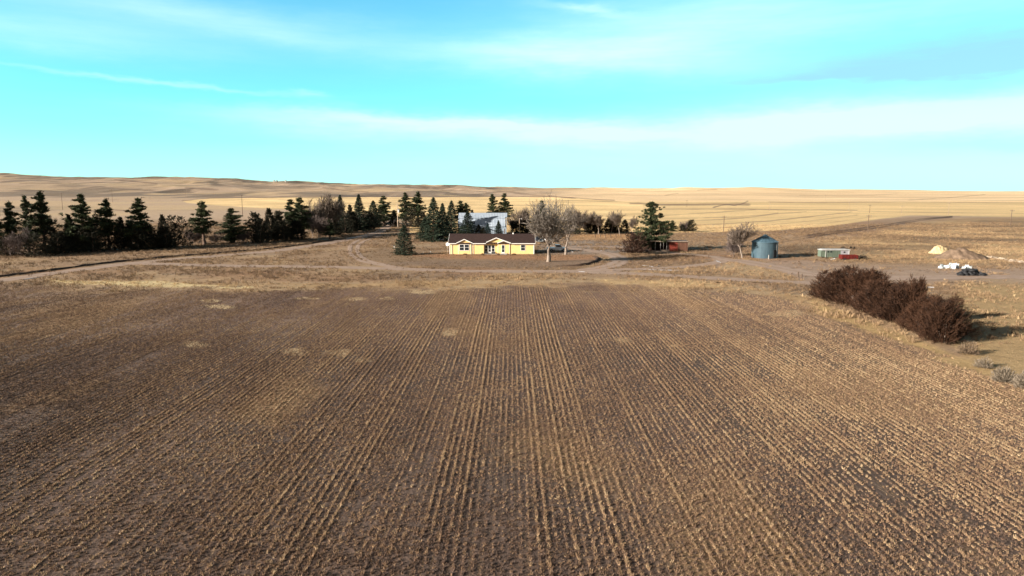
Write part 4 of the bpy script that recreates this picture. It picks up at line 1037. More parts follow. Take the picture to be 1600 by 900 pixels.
# ---- green trailer, red wagon -------------------------------------------------
M_GRN = metal_mat('faded_green_sheet', (.15, .185, .14), .5, 0, .6, .1, (.085, .11, .08)); M_LAV = surf('greyish_lilac_panel', (.33, .31, .33), .6, .3, var=.12)
tp = G(1306, 403.5); TS = mpp(tp); tx = lambda px: (px-1306)*TS; tz = lambda py: ztop(tp, py)-tp[2]
tl = empty('trailer', tp, 0, 'faded green camper trailer with white roof in the grass', 'trailer')
MB().box(tx(1290), tx(1313), 0, 2.4, tz(402), tz(391.2)).box(tx(1284), tx(1289.99), .5, 2.4, tz(401.5), tz(391.4)).build('body', M_GRN, tl)
MB().box(tx(1313)+.003, tx(1326.5), .02, 2.4, tz(399), tz(391.2)).build('end_panel', M_LAV, tl)
m = MB(); m.prism([(tx(1283.5), tz(391.1)), (tx(1328), tz(391.1)), (tx(1327), tz(389.7)), (tx(1288), tz(389.4)), (tx(1284), tz(390.2))][::-1], -.15, 2.55); m.build('roof', surf('dull_white_roof', (.42, .41, .39), .7, .3, var=.35, scale=1.2), tl)
for a_, b_2, c_, d_ in ((1292.5, 1295, 392.5, 394.5), (1296.5, 1299.5, 392.5, 394.5), (1317.5, 1320, 393, 395.2)):
    m = MB(); m.box(tx(a_), tx(b_2), -.04, .016, tz(d_), tz(c_)); m.build('window', M_GLASS, tl)
M_DUL = bpy.data.materials['dull_white_roof']; MB().box(tx(1289.2), tx(1290.2), -.06, -.003, tz(401), tz(391.5)).build('white_trim', M_DUL, tl); MB().box(tx(1325.6), tx(1326.6), -.08, .016, tz(398), tz(391.3)).build('white_trim', M_DUL, tl)
for pxx in (1298, 1305):
    m = MB(); m.tube((tx(pxx), .1, .33), (tx(pxx), .32, .33), .33, .33, 14); m.build('wheel', M_BLACK, tl)
m = MB(); m.bar((tx(1291), .2, -.2), (tx(1291), .2, tz(401.8)), .2, .2).bar((tx(1312), .2, -.2), (tx(1312), .2, tz(401.8)), .2, .2).bar((tx(1291), 2.1, -.2), (tx(1291), 2.1, tz(401.8)), .2, .2).bar((tx(1323), 2.1, -.2), (tx(1323), 2.1, tz(398.8)), .2, .2); m.build('support', M_WOODD, tl)
wp = G(1328, 407); WS = mpp(wp); wg = empty('wagon', wp, R(-2), 'red box wagon parked against the right end of the green trailer', 'wagon')
wl = 12.6*WS; wt = ztop(wp, 398.6)-wp[2]
M_WRED = surf('weathered_red_paint', (.125, .018, .014), .85, .15, var=.5, scale=2)
m = MB(); m.box(-wl, wl, 0, .06, .35, wt); m.box(-wl, wl, 1.74, 1.8, .35, wt); m.box(-wl, -wl+.06, .063, 1.737, .35, wt); m.box(wl-.06, wl, .063, 1.737, .35, wt); m.box(-wl+.06, wl-.06, .063, 1.737, .35, .42)
for k in range(6): xa = -wl+.2+k*(2*wl-.4)/5; m.box(xa-.04, xa+.04, -.05, -.003, .35, wt-.02)
m.build('box', M_WRED, wg)
for xa in (-wl*.62, wl*.62):
    for ya in (.05, 1.6):
        m = MB(); m.tube((xa, ya-.08, .3), (xa, ya+.12, .3), .34, .34, 14); m.build('wheel', M_BLACK, wg)
m = MB(); m.bar((-wl, .9, .35), (-wl-1.6, .9, .12), .1, .1); m.build('drawbar', M_WOODD, wg)
M_JUNK = surf('chalky_white_sheet', (.60, .63, .63), .6, .3, var=.4, scale=2.2, c2=(.30, .33, .34))
def crumple(name, px, by, ty, wpx, mat, label, seed, cat, n=12, depth=1.6):
    """heap of bent sheets, one thing"""
    p = G(px, by); H = ztop(p, ty)-p[2]; W = wpx*mpp(p); p = (p[0]*(1+depth*.5/p[1])+.2, p[1], p[2]); r = random.Random(seed); m = MB()
    for k in range(n):
        f = (k+.5)/n; x = (f-.5)*W*.86+r.uniform(-.1, .1)*W; y = r.uniform(.1, depth); a = r.uniform(-.9, .9); ln = W*r.uniform(.16, .30); hh = H*r.uniform(.45, 1.0)*(1-.45*abs(f-.45)*2)
        c, s_ = math.cos(a), math.sin(a); lean = r.uniform(-.35, .35)
        def P(u, v, t): return (x+c*u*ln/2-s_*t, y+s_*u*ln/2+c*t+lean*v*hh, max(-.05, v*hh))
        rows = []
        for v in (-.05, .35, .7, 1.0):
            rows.append([(u, v*r.uniform(.9, 1.08), r.uniform(-.16, .16)) for u in (-1, -.35, .35, 1)])
        vs = [P(u, v, t) for row_ in rows for (u, v, t) in row_]+[P(u, v, t+.05) for row_ in rows for (u, v, t) in row_]
        fs = []
        for i in range(3):
            for j in range(3): q = i*4+j; fs += [(q, q+1, q+5, q+4), (q+16, q+20, q+21, q+17)]
        for i in range(3): fs += [(i*4, i*4+4, i*4+20, i*4+16), (i*4+3, i*4+19, i*4+23, i*4+7), (i, i+16, i+17, i+1), (12+i, 13+i, 29+i, 28+i)]
        m.add(vs, fs)
        m.prism([(x-ln*.45, -.05), (x+ln*.4, -.05), (x+ln*.3, hh*.5), (x, hh*.66), (x-ln*.35, hh*.42)][::-1], y+.1, y+.1+r.uniform(.5, .9))
    o = m.build(name, mat); o.location = p; return tag(o, label, cat)
crumple('scrap_heap', 1484, 420.5, 408.6, 29, M_JUNK, 'larger heap of bent white metal sheets beside the dirt track', 5, 'scrap heap', 12)
crumple('scrap_heap', 1508, 421, 411.5, 19, M_JUNK, 'smaller heap of white sheets, between the larger white heap and the black pile', 8, 'scrap heap', 8)
crumple('scrap_heap', 1302, 406, 402.4, 8, M_JUNK, 'small white scrap heap before the wheels of the green trailer', 9, 'scrap heap', 5, .7)
# black pile: worn tyres thrown together
typ = G(1519, 430.5); TYS = mpp(typ); r = random.Random(4); tyre_prof = [(.22, -.12), (.36, -.13), (.42, -.09), (.44, 0), (.42, .09), (.36, .13), (.22, .12), (.24, 0), (.22, -.12)]
TY = MB().lathe(tyre_prof, 16).mesh('tyre', True); TY.materials.append(M_BLACK)
pile = []
for lvl, (n, wd, z) in enumerate(((17, 44, .12), (12, 30, .42), (8, 20, .75), (4, 10, 1.05))):
    for k in range(n):
        t = bpy.data.objects.new('tyre', TY); col.objects.link(t)
        x = ((k+.5)/n-.5)*wd*TYS+r.uniform(-.2, .2)-lvl*.25; y = r.uniform(-.9, 1.3)*(1-lvl*.2)
        t.location = (typ[0]+x, typ[1]+y, float(zfun(typ[0]+x, typ[1]+y))+z+r.uniform(-.06, .12)); t.rotation_euler = (r.uniform(-.5, .5)+(1.2 if r.random() < .25 else 0), r.uniform(-.5, .5), r.uniform(0, 3))
        s_ = r.uniform(.9, 1.45); t.scale = (s_, s_, s_*1.25)
        tag(t, 'black tyre in the black pile beside the white scrap heaps', 'tyre', 'tyres in the black pile')

# ---- dirt mound with pale straw, rubble --------------------------------------
def heap(name, pix_c, wpx, ty, depth, mat, label, cat, seed, skew=0., rough=.3):
    p = G(*pix_c); W = wpx*mpp(p); H = ztop(p, ty)-p[2]; nx, ny = 48, 22
    xs = np.linspace(-1, 1, nx); yy = np.linspace(-1, 1, ny); A, B = np.meshgrid(xs, yy, indexing='ij')
    rr = np.sqrt(A**2+B**2); hgt = np.clip(1-rr**1.6, 0, 1)**1.15
    nz = fbm(A*3+seed, B*3, seed, 4)
    p = (p[0]*(p[1]+depth/2)/p[1], p[1], p[2]); X_ = p[0]+A*W/2; Y_ = p[1]+depth/2+B*depth/2
    zz = zfun(X_, Y_)+H*hgt*(1+skew*A)*(1-rough+2*rough*nz)*(rr < 1)-.12+.1*hgt+(fbm(A*9, B*5, seed+3, 4)-.5)*.7*(hgt > .02)
    v = np.stack([X_-p[0], Y_-p[1], zz-p[2]], -1).reshape(-1, 3); i = np.arange(nx*ny).reshape(nx, ny)
    f = np.stack([i[:-1, :-1], i[1:, :-1], i[1:, 1:], i[:-1, 1:]], -1).reshape(-1, 4)
    o = link(name, raw_mesh(name, v, f, None, True), mat); o.location = p; return tag(o, label, cat)
heap('dirt_mound', (1504, 406), 92, 390, 9, surf('weedy_brown_earth', (.21, .145, .10), .95, .05, var=.45, scale=1.1, bump=.2, bscale=3), 'long low mound of brown weedy earth behind the white scrap heaps', 'mound', 3, -.45, .35)
heap('straw_heap', (1470, 397), 40, 383, 4, surf('pale_straw', (.56, .42, .235), .9, .1, var=.35, scale=2, bump=.12, bscale=6), 'pale yellow heap of old straw at the left end of the earth mound', 'straw heap', 9, -.35, .3)
r = random.Random(11); RK = []
M_ROCK = surf('pale_broken_concrete', (.40, .315, .235), .9, .1, var=.25, scale=3)
for k in range(3):
    m = MB(); rk = np.array([(x, y, z) for x in (-1, 0, 1) for y in (-1, 0, 1) for z in (-1, 1)], float)*(.5, .4, .3)+np.random.default_rng(k).normal(size=(18, 3))*.10
    import bmesh
    bm = bmesh.new(); [bm.verts.new(q) for q in rk]; bmesh.ops.convex_hull(bm, input=list(bm.verts)); me = bpy.data.meshes.new('rubble'); bm.to_mesh(me); bm.free(); me.materials.append(M_ROCK); RK.append(me)
for k in range(34):
    f = k/33; px = 1545+f*62+r.uniform(-3, 3); py = 402+f*9.5+r.uniform(-1.2, 1.2); p = G(px, py)
    o = bpy.data.objects.new('rubble_block', RK[k % 3]); col.objects.link(o); o.location = (p[0], p[1], p[2]+.08); o.rotation_euler = (r.uniform(-.3, .3), r.uniform(-.3, .3), r.uniform(0, 6)); s_ = r.uniform(.3, 1.0); o.scale = (s_, s_, s_*.7)
    tag(o, 'pale broken block in the trail of rubble right of the earth mound', 'rubble', 'rubble blocks trailing right of the mound')

# ---- cars ---------------------------------------------------------------------
def car(px, py, rz, kind, paint, label, cat):
    p = G(px, py); e = empty('pickup_truck' if kind == 'pickup' else 'parked_car', p, rz, label, cat)
    if kind == 'pickup': L, prof, cab = 5.4, [(-2.7, .5), (-2.7, 1.05), (-.55, 1.08), (1.05, 1.12), (2.45, 1.02), (2.7, .85), (2.7, .5)], [(-.6, 1.05), (-.5, 1.78), (.75, 1.8), (1.35, 1.1)]
    else: L, prof, cab = 4.7, [(-2.35, .45), (-2.38, 1.0), (-1.9, 1.08), (1.0, 1.08), (2.2, .95), (2.35, .75), (2.35, .45)], [(-2.15, 1.05), (-1.8, 1.68), (.35, 1.72), (1.15, 1.08)]
    b = MB(); b.prism(prof, -.92, .92); b.prism([(x, z-.01 if z < 1.2 else z) for x, z in cab][::-1], -.78, .78); bo = b.build('body', paint, e)
    bv = bo.modifiers.new('bevel', 'BEVEL'); bv.width = .06; bv.segments = 2
    c0, c1, c2, c3 = cab
    def lerp(a, b_, t): return (a[0]+(b_[0]-a[0])*t, a[1]+(b_[1]-a[1])*t)
    for s_ in (-1, 1):
        g = MB(); q = [lerp(c0, c1, .2), lerp(c0, c1, .88), lerp(c3, c2, .88), lerp(c3, c2, .2)]; q = [(x*.9+.02, z) for x, z in q]
        y = .785*s_; g.prism(q[::-1], min(y, y+.012*s_), max(y, y+.012*s_)); g.build('side_window', M_GLASS, e)
    for u, v, nm in ((c3, c2, 'windscreen'), (c0, c1, 'rear_window')):
        a_ = lerp(u, v, .15); b_3 = lerp(u, v, .9); sgn = 1 if nm == 'windscreen' else -1
        g = MB(); g.add([(a_[0]+.02*sgn, -.68, a_[1]+.01), (a_[0]+.02*sgn, .68, a_[1]+.01), (b_3[0]+.02*sgn, .62, b_3[1]+.01), (b_3[0]+.02*sgn, -.62, b_3[1]+.01)], [(0, 1, 2, 3)]); g.build(nm, M_GLASS, e)
    for x in (-L*.31, L*.31):
        for s_ in (-1, 1):
            w_ = MB(); w_.tube((x, s_*.72, .36), (x, s_*.95, .36), .37, .37, 18); wo = w_.build('wheel', M_BLACK, e)
            MB().tube((x, s_*.90, .36), (x, s_*.965, .36), .20, .18, 12).build('rim', M_CONC, wo)
    for s_ in (-1, 1):
        MB().box(L/2-.08, L/2+.01, s_*.62-.18, s_*.62+.18, .72, .88).build('headlight', M_WHT, e)
        MB().box(-L/2-.04, -L/2+.02, s_*.8-.09, s_*.8+.09, .7, .98).build('tail_light', M_WRED, e)
    MB().box(L/2-.03, L/2+.10, -.85, .85, .45, .62).build('front_bumper', M_JUNK, e); MB().box(-L/2-.10, -L/2+.0, -.85, .85, .45, .62).build('rear_bumper', M_JUNK, e)
M_DCAR = surf('dark_car_paint', (.015, .018, .024), .25, .6, var=.1); M_WCAR = surf('white_car_paint', (.78, .79, .82), .3, .5, var=.04)
car(689, 376.5, R(-80), 'suv', M_DCAR, 'dark car under the spruces left of the house', 'car')
car(841, 378.5, R(-75), 'pickup', M_DCAR, 'dark pickup behind the right end of the house', 'pickup')
car(853.5, 378.5, R(-70), 'suv', M_WCAR, 'white car behind the trunk of the biggest cottonwood', 'car')
car(870.5, 392.5, R(4), 'pickup', M_WCAR, 'white pickup seen from the side between the two cottonwood trunks', 'pickup')

# ---- poles, posts, wires -------------------------------------------------------
PG = 'utility poles across the farmland'
def pole(px, by, ty, label, mat=None, arm=1, r=.14, extra=None, th=0., group=PG):
    p = G(px, by); h = ztop(p, ty)-p[2]; rr_ = max(r, .10*mpp(p)*1.6*.5)
    e = empty('utility_pole', p, 0, label, 'pole', group)
    MB().tube((0, 0, -.5), (0, 0, h), rr_, rr_*.75, 8).build('pole', mat or M_WOODD, e)
    if arm:
        a = MB(); a.bar((-1.1, -rr_-.06, h-.5), (1.1, -rr_-.06, h-.5), .12*max(1, rr_/.14), .14*max(1, rr_/.14)); ao = a.build('crossarm', mat or M_WOODD, e); ao.rotation_euler = (0, 0, th)
        for x in (-1., 0, 1.):
            i_ = MB(); i_.tube((x, -rr_-.06, h-.43), (x, -rr_-.06, h-.2), .05, .03, 6); io = i_.build('insulator', M_CONC, ao)
    if extra == 'box':
        t = MB(); t.tube((.42, 0, h-3.3), (.42, 0, h-2.2), .27, .27, 12); t.build('transformer', surf('pale_grey_can', (.6, .6, .6), .5, .4, var=.1), e)
    if extra == 'lamp':
        t = MB(); t.bar((0, 0, h-.3), (.9, -.3, h-.1), .07, .07).tube((.9, -.3, h-.35), (.9, -.3, h-.02), .22, .12, 10); t.build('lamp_head', M_CONC, e)
    return (p[0], p[1], p[2]+h-.35)
A_ = pole(622, 368, 318, 'pale tall pole with transformer can beside the lone lawn spruce', M_WOODP, 0, .15, 'box')
pole(635, 350, 319, 'thin grey pole right of the pale transformer pole, between the pines', M_WOOD, 0, .12)
B_ = pole(379.3, 339, 304, 'dark pole standing before the golden strip, left of the twin pines', M_WOODD, 1, .17)
pole(98, 328, 301, 'dark pole on the plain right of the tallest pine of the left row', M_WOODD, 1, .16)
pole(176, 316, 294.5, 'distant pole above the round-topped pine of the left row', M_WOODD, 1)
pole(233.5, 311.5, 293.5, 'faint distant pole above the slender ragged pine', M_WOOD, 1)
pole(292, 310, 295, 'faint distant pole at the left tip of the golden strip', M_WOOD, 1)
pole(335.5, 307.5, 294.5, 'faint distant pole above the solitary pine', M_WOOD, 1)
pole(368.5, 307, 294, 'faint distant pole above the wide-skirted pine', M_WOOD, 1)
pole(811.5, 366, 341, 'pale pole at the right end of the barn', M_WOODP, 0, .13, 'lamp')
C_ = pole(1130.5, 362.5, 337, 'dark pole left of the grain bin at the edge of the golden field', M_WOODD, 1, .15)
D_ = pole(1356, 361, 335.5, 'dark pole on the weedy bank right of the grain bin', M_WOODD, 1, .15)
pole(1358.6, 333, 320, 'distant pole directly behind the dark pole on the weedy bank', M_WOODD, 1)
pole(1326.5, 328.5, 315, 'distant pole left of the weedy bank pole, high in the golden field', M_WOOD, 1)
pole(1408.5, 333.5, 321, 'distant pole above the left end of the two-rut track', M_WOOD, 1)
pole(1481.5, 337.5, 316, 'pole at the top end of the two-rut track', M_WOOD, 1)
pole(1579, 352.5, 327.5, 'dark pole with a wide crossarm at the right edge of the photo', M_WOODD, 1, .16)
pole(1202.5, 330, 316, 'faint distant pole above the grain bin', M_WOOD, 1)
pole(1289, 318, 304, 'faint distant pole high on the golden slope', M_WOOD, 1)
pole(1073, 324, 312.5, 'distant pole right of the top of the big dark pine', M_WOODD, 1)
for k, (px, ty) in enumerate(((505, 274), (511, 275.5), (517, 277))):
    p = G(px, 285); h = ztop(p, ty)-p[2]; e = empty('radio_mast', p, 0, ['left and tallest', 'middle', 'right and shortest'][k]+' of three faint masts on the skyline hill', 'mast', 'masts on the skyline hill')
    m = MB()
    for s_ in (-1, 1): m.bar((s_*1.2, 0, -1), (s_*.3, 0, h), .25, .25)
    for q in range(8): z = h*q/8; m.bar((-1.2+.9*q/8, 0, z), (1.2-.9*(q+1)/8, 0, z+h/8), .15, .15)
    m.build('lattice', M_CONC, e)
for k, px in enumerate((428, 432, 446)):
    p = G(px, 284.5); h = ztop(p, 280.5)-p[2]; o = MB().box(-3.4, 3.4, 0, 8, -1, h*.5).prism([(-3.8, h*.502), (3.8, h*.502), (0, h*.75)], -.5, 8.5).build('far_building', M_CONC); o.location = p
    tag(o, ['leftmost', 'middle', 'rightmost'][k]+' of three tiny far buildings on the skyline left of the masts', 'building', 'far buildings on the skyline')
def wire(a, b, sag, label, rad=.022):
    m = MB(); pr = None
    for k in range(25):
        t = k/24; q = (a[0]+(b[0]-a[0])*t, a[1]+(b[1]-a[1])*t, a[2]+(b[2]-a[2])*t-sag*4*t*(1-t))
        if pr: m.tube(pr, q, rad, rad, 4, False)
        pr = q
    tag(m.build('power_line', M_BLACK), label, 'wire')
wire(B_, A_, 1.2, 'thin wire from the golden-strip pole to the pale transformer pole', .03)
q_ = G(811.5, 366); wire(A_, (q_[0], q_[1], ztop(q_, 342)), 1.5, 'thin wire from the pale transformer pole to the pole beside the barn', .03)
# fence posts
def post(px, by, ty, label, r=.09, mat=M_WOODD, group='fence posts beside the yard track', lean=0.):
    p = G(px, by); h = ztop(p, ty)-p[2]; o = MB().tube((0, 0, -.3), (lean*h, 0, h), r*1.1, r, 7).tube((lean*h, 0, h), (lean*h, 0, h+.05), r, r*.5, 7).build('fence_post', mat); o.location = p; tag(o, label, 'post', group)
post(1247, 433, 425, 'thick dark fence post standing alone left of the russet hedge', .16)
post(1252, 434.5, 428, 'shorter dark fence post right beside the thick one near the hedge', .12, lean=.1)
post(1277.5, 445, 436.5, 'dark fence post at the left foot of the russet hedge', .15)
post(1237, 428.5, 426.5, 'dark stump left of the thick dark fence post', .16)
for k, px in enumerate((930, 938, 946, 954, 962.5, 970, 978)):
    post(px, 371.5, 366.3, 'dark post of the short row before the tree belt, left of the reddish juniper', .13, M_WOODD, 'posts in front of the tree belt')
post(962.5, 391, 385, 'short dark post on the yard island left of the reddish juniper', .12, M_WOODD, None)
rp = G(1146, 404); rh = ztop(rp, 397)-rp[2]; e = empty('rail_fence', rp, 0, 'dark rail on a post at the drive left of the grain bin', 'fence')
MB().tube((0, 0, -.3), (0, 0, rh), .2, .18, 8).build('post', M_WOODD, e); m = MB(); m.bar((.2, -.22, rh-.12), (-36*mpp(rp), 1.4, rh-.05), .1, .18); m.build('rail', M_WOODD, e)
MB().tube((-36*mpp(rp), 1.55, -.3), (-36*mpp(rp), 1.55, rh), .12, .1, 8).build('post', M_WOODD, e)
# ================================================================== STUBBLE AND GRASS (uncountable: point instances)
rng = np.random.default_rng(99)
def tint_mat(name, cols, dark=.55):
    m, n, b = base_mat(name, .85, .12)
    at = n.new('ShaderNodeAttribute', attribute_type='INSTANCER', attribute_name='tint').outputs['Fac']
    cr = n.new('ShaderNodeValToRGB'); n.l.new(at, cr.inputs[0]); e = cr.color_ramp.elements
    while len(e) < len(cols): e.new(.5)
    for k, c in enumerate(cols): e[k].position = k/(len(cols)-1); e[k].color = (*c, 1)
    geo = n.new('ShaderNodeTexCoord').outputs['Object']
    f = n.noise(geo, 14, 2)
    n.l.new(n.mix(1.0, cr.outputs[0], n.mix(n.ramp(f, .3, .7), (.7, .7, .7), (1.2, 1.2, 1.2)), 'MULTIPLY'), b.inputs['Base Color'])
    return m
def blades(seed, n, h, rad, w, flat=.0, lump=0.):
    r = np.random.default_rng(seed); vs = []; fs = []; 
    for k in range(n):
        a = r.uniform(0, 6.283); b0 = np.array((math.cos(a), math.sin(a), 0))*rad*r.random()**.5
        out = np.array((math.cos(a+r.normal()*.6), math.sin(a+r.normal()*.6), 0)); hh = h*r.uniform(.5, 1.1)
        ln = r.uniform(.1, .7)
        tip = b0+out*hh*ln+np.array((0, 0, hh*(1 if r.random() > flat else .15)))
        s = np.cross(out, (0, 0, 1)); a2 = r.uniform(0, 3.14); s = np.array((math.cos(a2), math.sin(a2), 0))
        i = len(vs); vs += [b0-s*w/2, b0+s*w/2, tip+s*w*.25, tip-s*w*.25]; fs.append((i, i+1, i+2, i+3))
    if lump:
        i = len(vs); n1 = 7
        top = np.array((r.normal()*.02, r.normal()*.02, lump))
        for ring, (rr, zz) in enumerate(((1.5, -.02), (1.25, .55*lump), (.6, .95*lump))):
            for k in range(n1):
                t = 6.283*k/n1; q = rr*lump*(.75+.5*r.random()); vs.append(np.array((math.cos(t)*q, math.sin(t)*q, zz+r.normal()*.12*lump*(ring > 0))))
        vs.append(top)
        for ring in range(2):
            for k in range(n1): fs.append((i+ring*n1+k, i+ring*n1+(k+1) % n1, i+(ring+1)*n1+(k+1) % n1, i+(ring+1)*n1+k))
        for k in range(n1): fs.append((i+2*n1+k, i+2*n1+(k+1) % n1, i+3*n1, i+3*n1))
    return [tuple(v) for v in vs], [tuple(dict.fromkeys(f)) for f in fs]
def proto_collection(name, protos, mat):
    c = bpy.data.collections.new(name)
    for k, (v, f) in enumerate(protos):
        m = bpy.data.meshes.new(name); m.from_pydata([tuple(map(float, p)) for p in v], [], f); m.materials.append(mat); m.update()
        o = bpy.data.objects.new(name, m); c.objects.link(o)
    return c
def scatter(name, P, scale, tint, pc, label=None):
    n = len(P); m = bpy.data.meshes.new(name); m.vertices.add(n); m.vertices.foreach_set('co', np.asarray(P, np.float32).ravel())
    for nm, typ, d in (('sc', 'FLOAT_VECTOR', scale), ('tint', 'FLOAT', tint), ('rot', 'FLOAT_VECTOR', np.stack([rng.normal(size=n)*.12, rng.normal(size=n)*.12, rng.random(n)*6.283], -1)), ('pick', 'INT', rng.integers(0, len(pc.objects), n))):
        a = m.attributes.new(nm, typ, 'POINT'); a.data.foreach_set('vector' if typ == 'FLOAT_VECTOR' else 'value', np.asarray(d, np.int32 if typ == 'INT' else np.float32).ravel())
    o = link(name, m); tag(o, label, None, None, 'stuff')
    t = bpy.data.node_groups.new(name, 'GeometryNodeTree'); t.interface.new_socket('Geometry', in_out='INPUT', socket_type='NodeSocketGeometry'); t.interface.new_socket('Geometry', in_out='OUTPUT', socket_type='NodeSocketGeometry')
    gi = t.nodes.new('NodeGroupInput'); go = t.nodes.new('NodeGroupOutput'); ip = t.nodes.new('GeometryNodeInstanceOnPoints'); ci = t.nodes.new('GeometryNodeCollectionInfo')
    ci.inputs['Collection'].default_value = pc; ci.inputs['Separate Children'].default_value = True; ci.inputs['Reset Children'].default_value = True
    def na(nm, typ):
        q = t.nodes.new('GeometryNodeInputNamedAttribute'); q.data_type = typ; q.inputs['Name'].default_value = nm; return [s for s in q.outputs if s.enabled][0]
    t.links.new(gi.outputs[0], ip.inputs['Points']); t.links.new(ci.outputs[0], ip.inputs['Instance']); ip.inputs['Pick Instance'].default_value = True
    t.links.new(na('pick', 'INT'), ip.inputs['Instance Index']); t.links.new(na('sc', 'FLOAT_VECTOR'), ip.inputs['Scale'])
    e2r = t.nodes.new('FunctionNodeEulerToRotation'); t.links.new(na('rot', 'FLOAT_VECTOR'), e2r.inputs[0]); t.links.new(e2r.outputs[0], ip.inputs['Rotation'])
    t.links.new(ip.outputs[0], go.inputs[0])
    md = o.modifiers.new('scatter', 'NODES'); md.node_group = t
    return o
# ---- stubble rows
PITCHR = .42
rows_k = np.arange(-330, 331)
strength = np.clip(np.random.default_rng(5).normal(.62, .20, len(rows_k)), .3, 1.); strength[np.abs(rows_k-4) < 1] = 1.; strength[::9] = np.clip(strength[::9]+.25, 0, 1)
pts = []; tn = []; scl = []
for k, s in zip(rows_k, strength):
    x = k*PITCHR; y0 = max(19., (abs(x)-14)/.86)
    if y0 > 118: continue
    y = np.arange(y0, 122, .085); y = y+rng.normal(size=len(y))*.05
    xx = x+rng.normal(size=len(y))*.021+.03*np.sin(y/7+k*.01)
    dens = fbm(y/9, y*0+k*.31, 201, 3)
    patch = fbm(xx/7, y/16, 203, 4)
    pr = np.clip(s*(.35+1.5*(dens-.25))*(.86+.9*(patch-.30)), 0, .97)*(1-.35*sstep(60, 105, y))
    ok = rng.random(len(y)) < pr
    y, xx, dd = y[ok], xx[ok], (dens*patch)[ok]
    pts.append(np.stack([xx, y], -1)); tn.append(np.clip(rng.normal(.52+.2*(s-.5), .2, len(y)), 0, 1)); scl.append(rng.uniform(.5, 1.15, len(y))*(.72+.45*s))
# loose residue between the rows
m_ = 620000; yy = 19+(118-19)*rng.random(m_)**.85; xx = (rng.random(m_)*2-1)*(14+.86*yy); keep = rng.random(m_) < np.clip(.35+1.6*(fbm(xx/5, yy/9, 207, 4)-.35), .08, 1)*(1-.45*sstep(66, 104, yy))
pts.append(np.stack([xx, yy], -1)[keep]); tn.append(np.clip(rng.normal(.27, .24, keep.sum()), 0, 1)); scl.append(rng.uniform(.32, .95, keep.sum()))
pts = np.concatenate(pts); tn = np.concatenate(tn); scl = np.concatenate(scl)
ok = rng.random(len(pts)) < field_mask(pts[:, 0], pts[:, 1]); pts, tn, scl = pts[ok], tn[ok], scl[ok]
reg = fbm(pts[:, 0]/11, pts[:, 1]/20, 211, 3); tn = np.clip(tn+(reg-.5)*.7+.16*sstep(5, 45, pts[:, 0])-.10*sstep(0, -30, pts[:, 0]), 0, 1)
M_STUB = tint_mat('stubble_straw', [(.105, .074, .060), (.205, .125, .082), (.365, .238, .138), (.46, .335, .20)])
PC = proto_collection('stubble_clump', [blades(900+k, 14, .12, .055, .022, .25, .036) for k in range(7)], M_STUB)
scatter('stubble', np.column_stack([pts, zfun(pts[:, 0], pts[:, 1])]), np.stack([scl*1.02, scl*1.02, scl*.92], -1), tn, PC, 'rows of short tan crop stubble over the brown field')
print('stubble', len(pts))
# ---- dry grass on the verges, lawn and pasture
m_ = 150000; yy = 70+(330-70)*rng.random(m_)**.8; xx = (rng.random(m_)*2-1)*(16+.86*yy)
off = np.ones(m_, bool)
for pl, w in ROADS:
    for q in range(0, len(pl), 2): 
        pass
grid = {}
def near_road(x, y):
    out = np.zeros(len(x), bool)
    for pl, w in ROADS:
        bb = (x > pl[:, 0].min()-4) & (x < pl[:, 0].max()+4) & (y > pl[:, 1].min()-4) & (y < pl[:, 1].max()+4); idx = np.nonzero(bb)[0]
        for c in range(0, len(idx), 4000):
            ii = idx[c:c+4000]; d = np.sqrt(np.min((x[ii, None]-pl[None, ::2, 0])**2+(y[ii, None]-pl[None, ::2, 1])**2, 1))/w; out[ii] |= (d < .42) & ~((d < .10) & (rng.random(len(ii)) < .6))
    return out
ex = []
for (qx, qy, sx2, sy2, cnt) in [(1306, 404, 26, 2.2, 500), (1334, 407, 16, 1.5, 260), (1490, 422, 36, 1.6, 420), (1540, 428, 26, 2, 240), (1193, 405, 26, 1.6, 360), (1500, 408, 50, 2, 420), (1046, 394, 34, 1.2, 260), (768, 398.5, 66, .7, 260), (993, 397, 20, 1.4, 160), (1572, 408, 34, 3, 300)]:
    pp = [G(qx+rng.normal()*sx2*.55, qy+rng.normal()*sy2*.6) for _ in range(24)]; ctr = np.array(pp)[rng.integers(0, 24, cnt), :2]; ex.append(ctr+rng.normal(size=(cnt, 2))*np.array((1.2, .8)))
ex = np.concatenate(ex); xx = np.concatenate([xx, ex[:, 0]]); yy = np.concatenate([yy, ex[:, 1]]); m_ = len(xx)
fm_ = field_mask(xx, yy); dn_ = fbm(xx/8, yy/8, 221, 4)
ok = (rng.random(m_) > fm_) & (rng.random(m_) < np.clip(.25+2.4*(dn_-.4), .08, 1)) & ~near_road(xx, yy)
px_, py_ = project(xx, yy, zfun(xx, yy))
bare_ = pip(px_, py_, [(1180, 403), (1260, 406), (1350, 414), (1600, 422), (1700, 430), (1700, 446), (1500, 440), (1400, 446), (1290, 450), (1240, 432)]) > 0
ok &= ~(bare_ & (rng.random(m_) < .85))
inh = (np.abs(xx-hp[0]) < 11.5) & (yy > hp[1]-1.2) & (yy < hp[1]+9); inb = (np.abs(xx-bp_[0]) < 10) & (yy > bp_[1]-.3) & (yy < bp_[1]+12.5); ok &= ~inh & ~inb
xx, yy, px_, py_ = xx[ok], yy[ok], px_[ok], py_[ok]
lawn = sstep(-4, 4, pip(px_, py_, [(600, 388), (700, 392), (840, 392), (930, 398), (938, 407), (900, 420), (700, 418), (600, 412), (560, 400)]))
hedge_edge = sstep(22, 4, pld(px_, py_, [(1265, 478), (1330, 500), (1400, 532), (1500, 566), (1600, 600), (1700, 640)]))
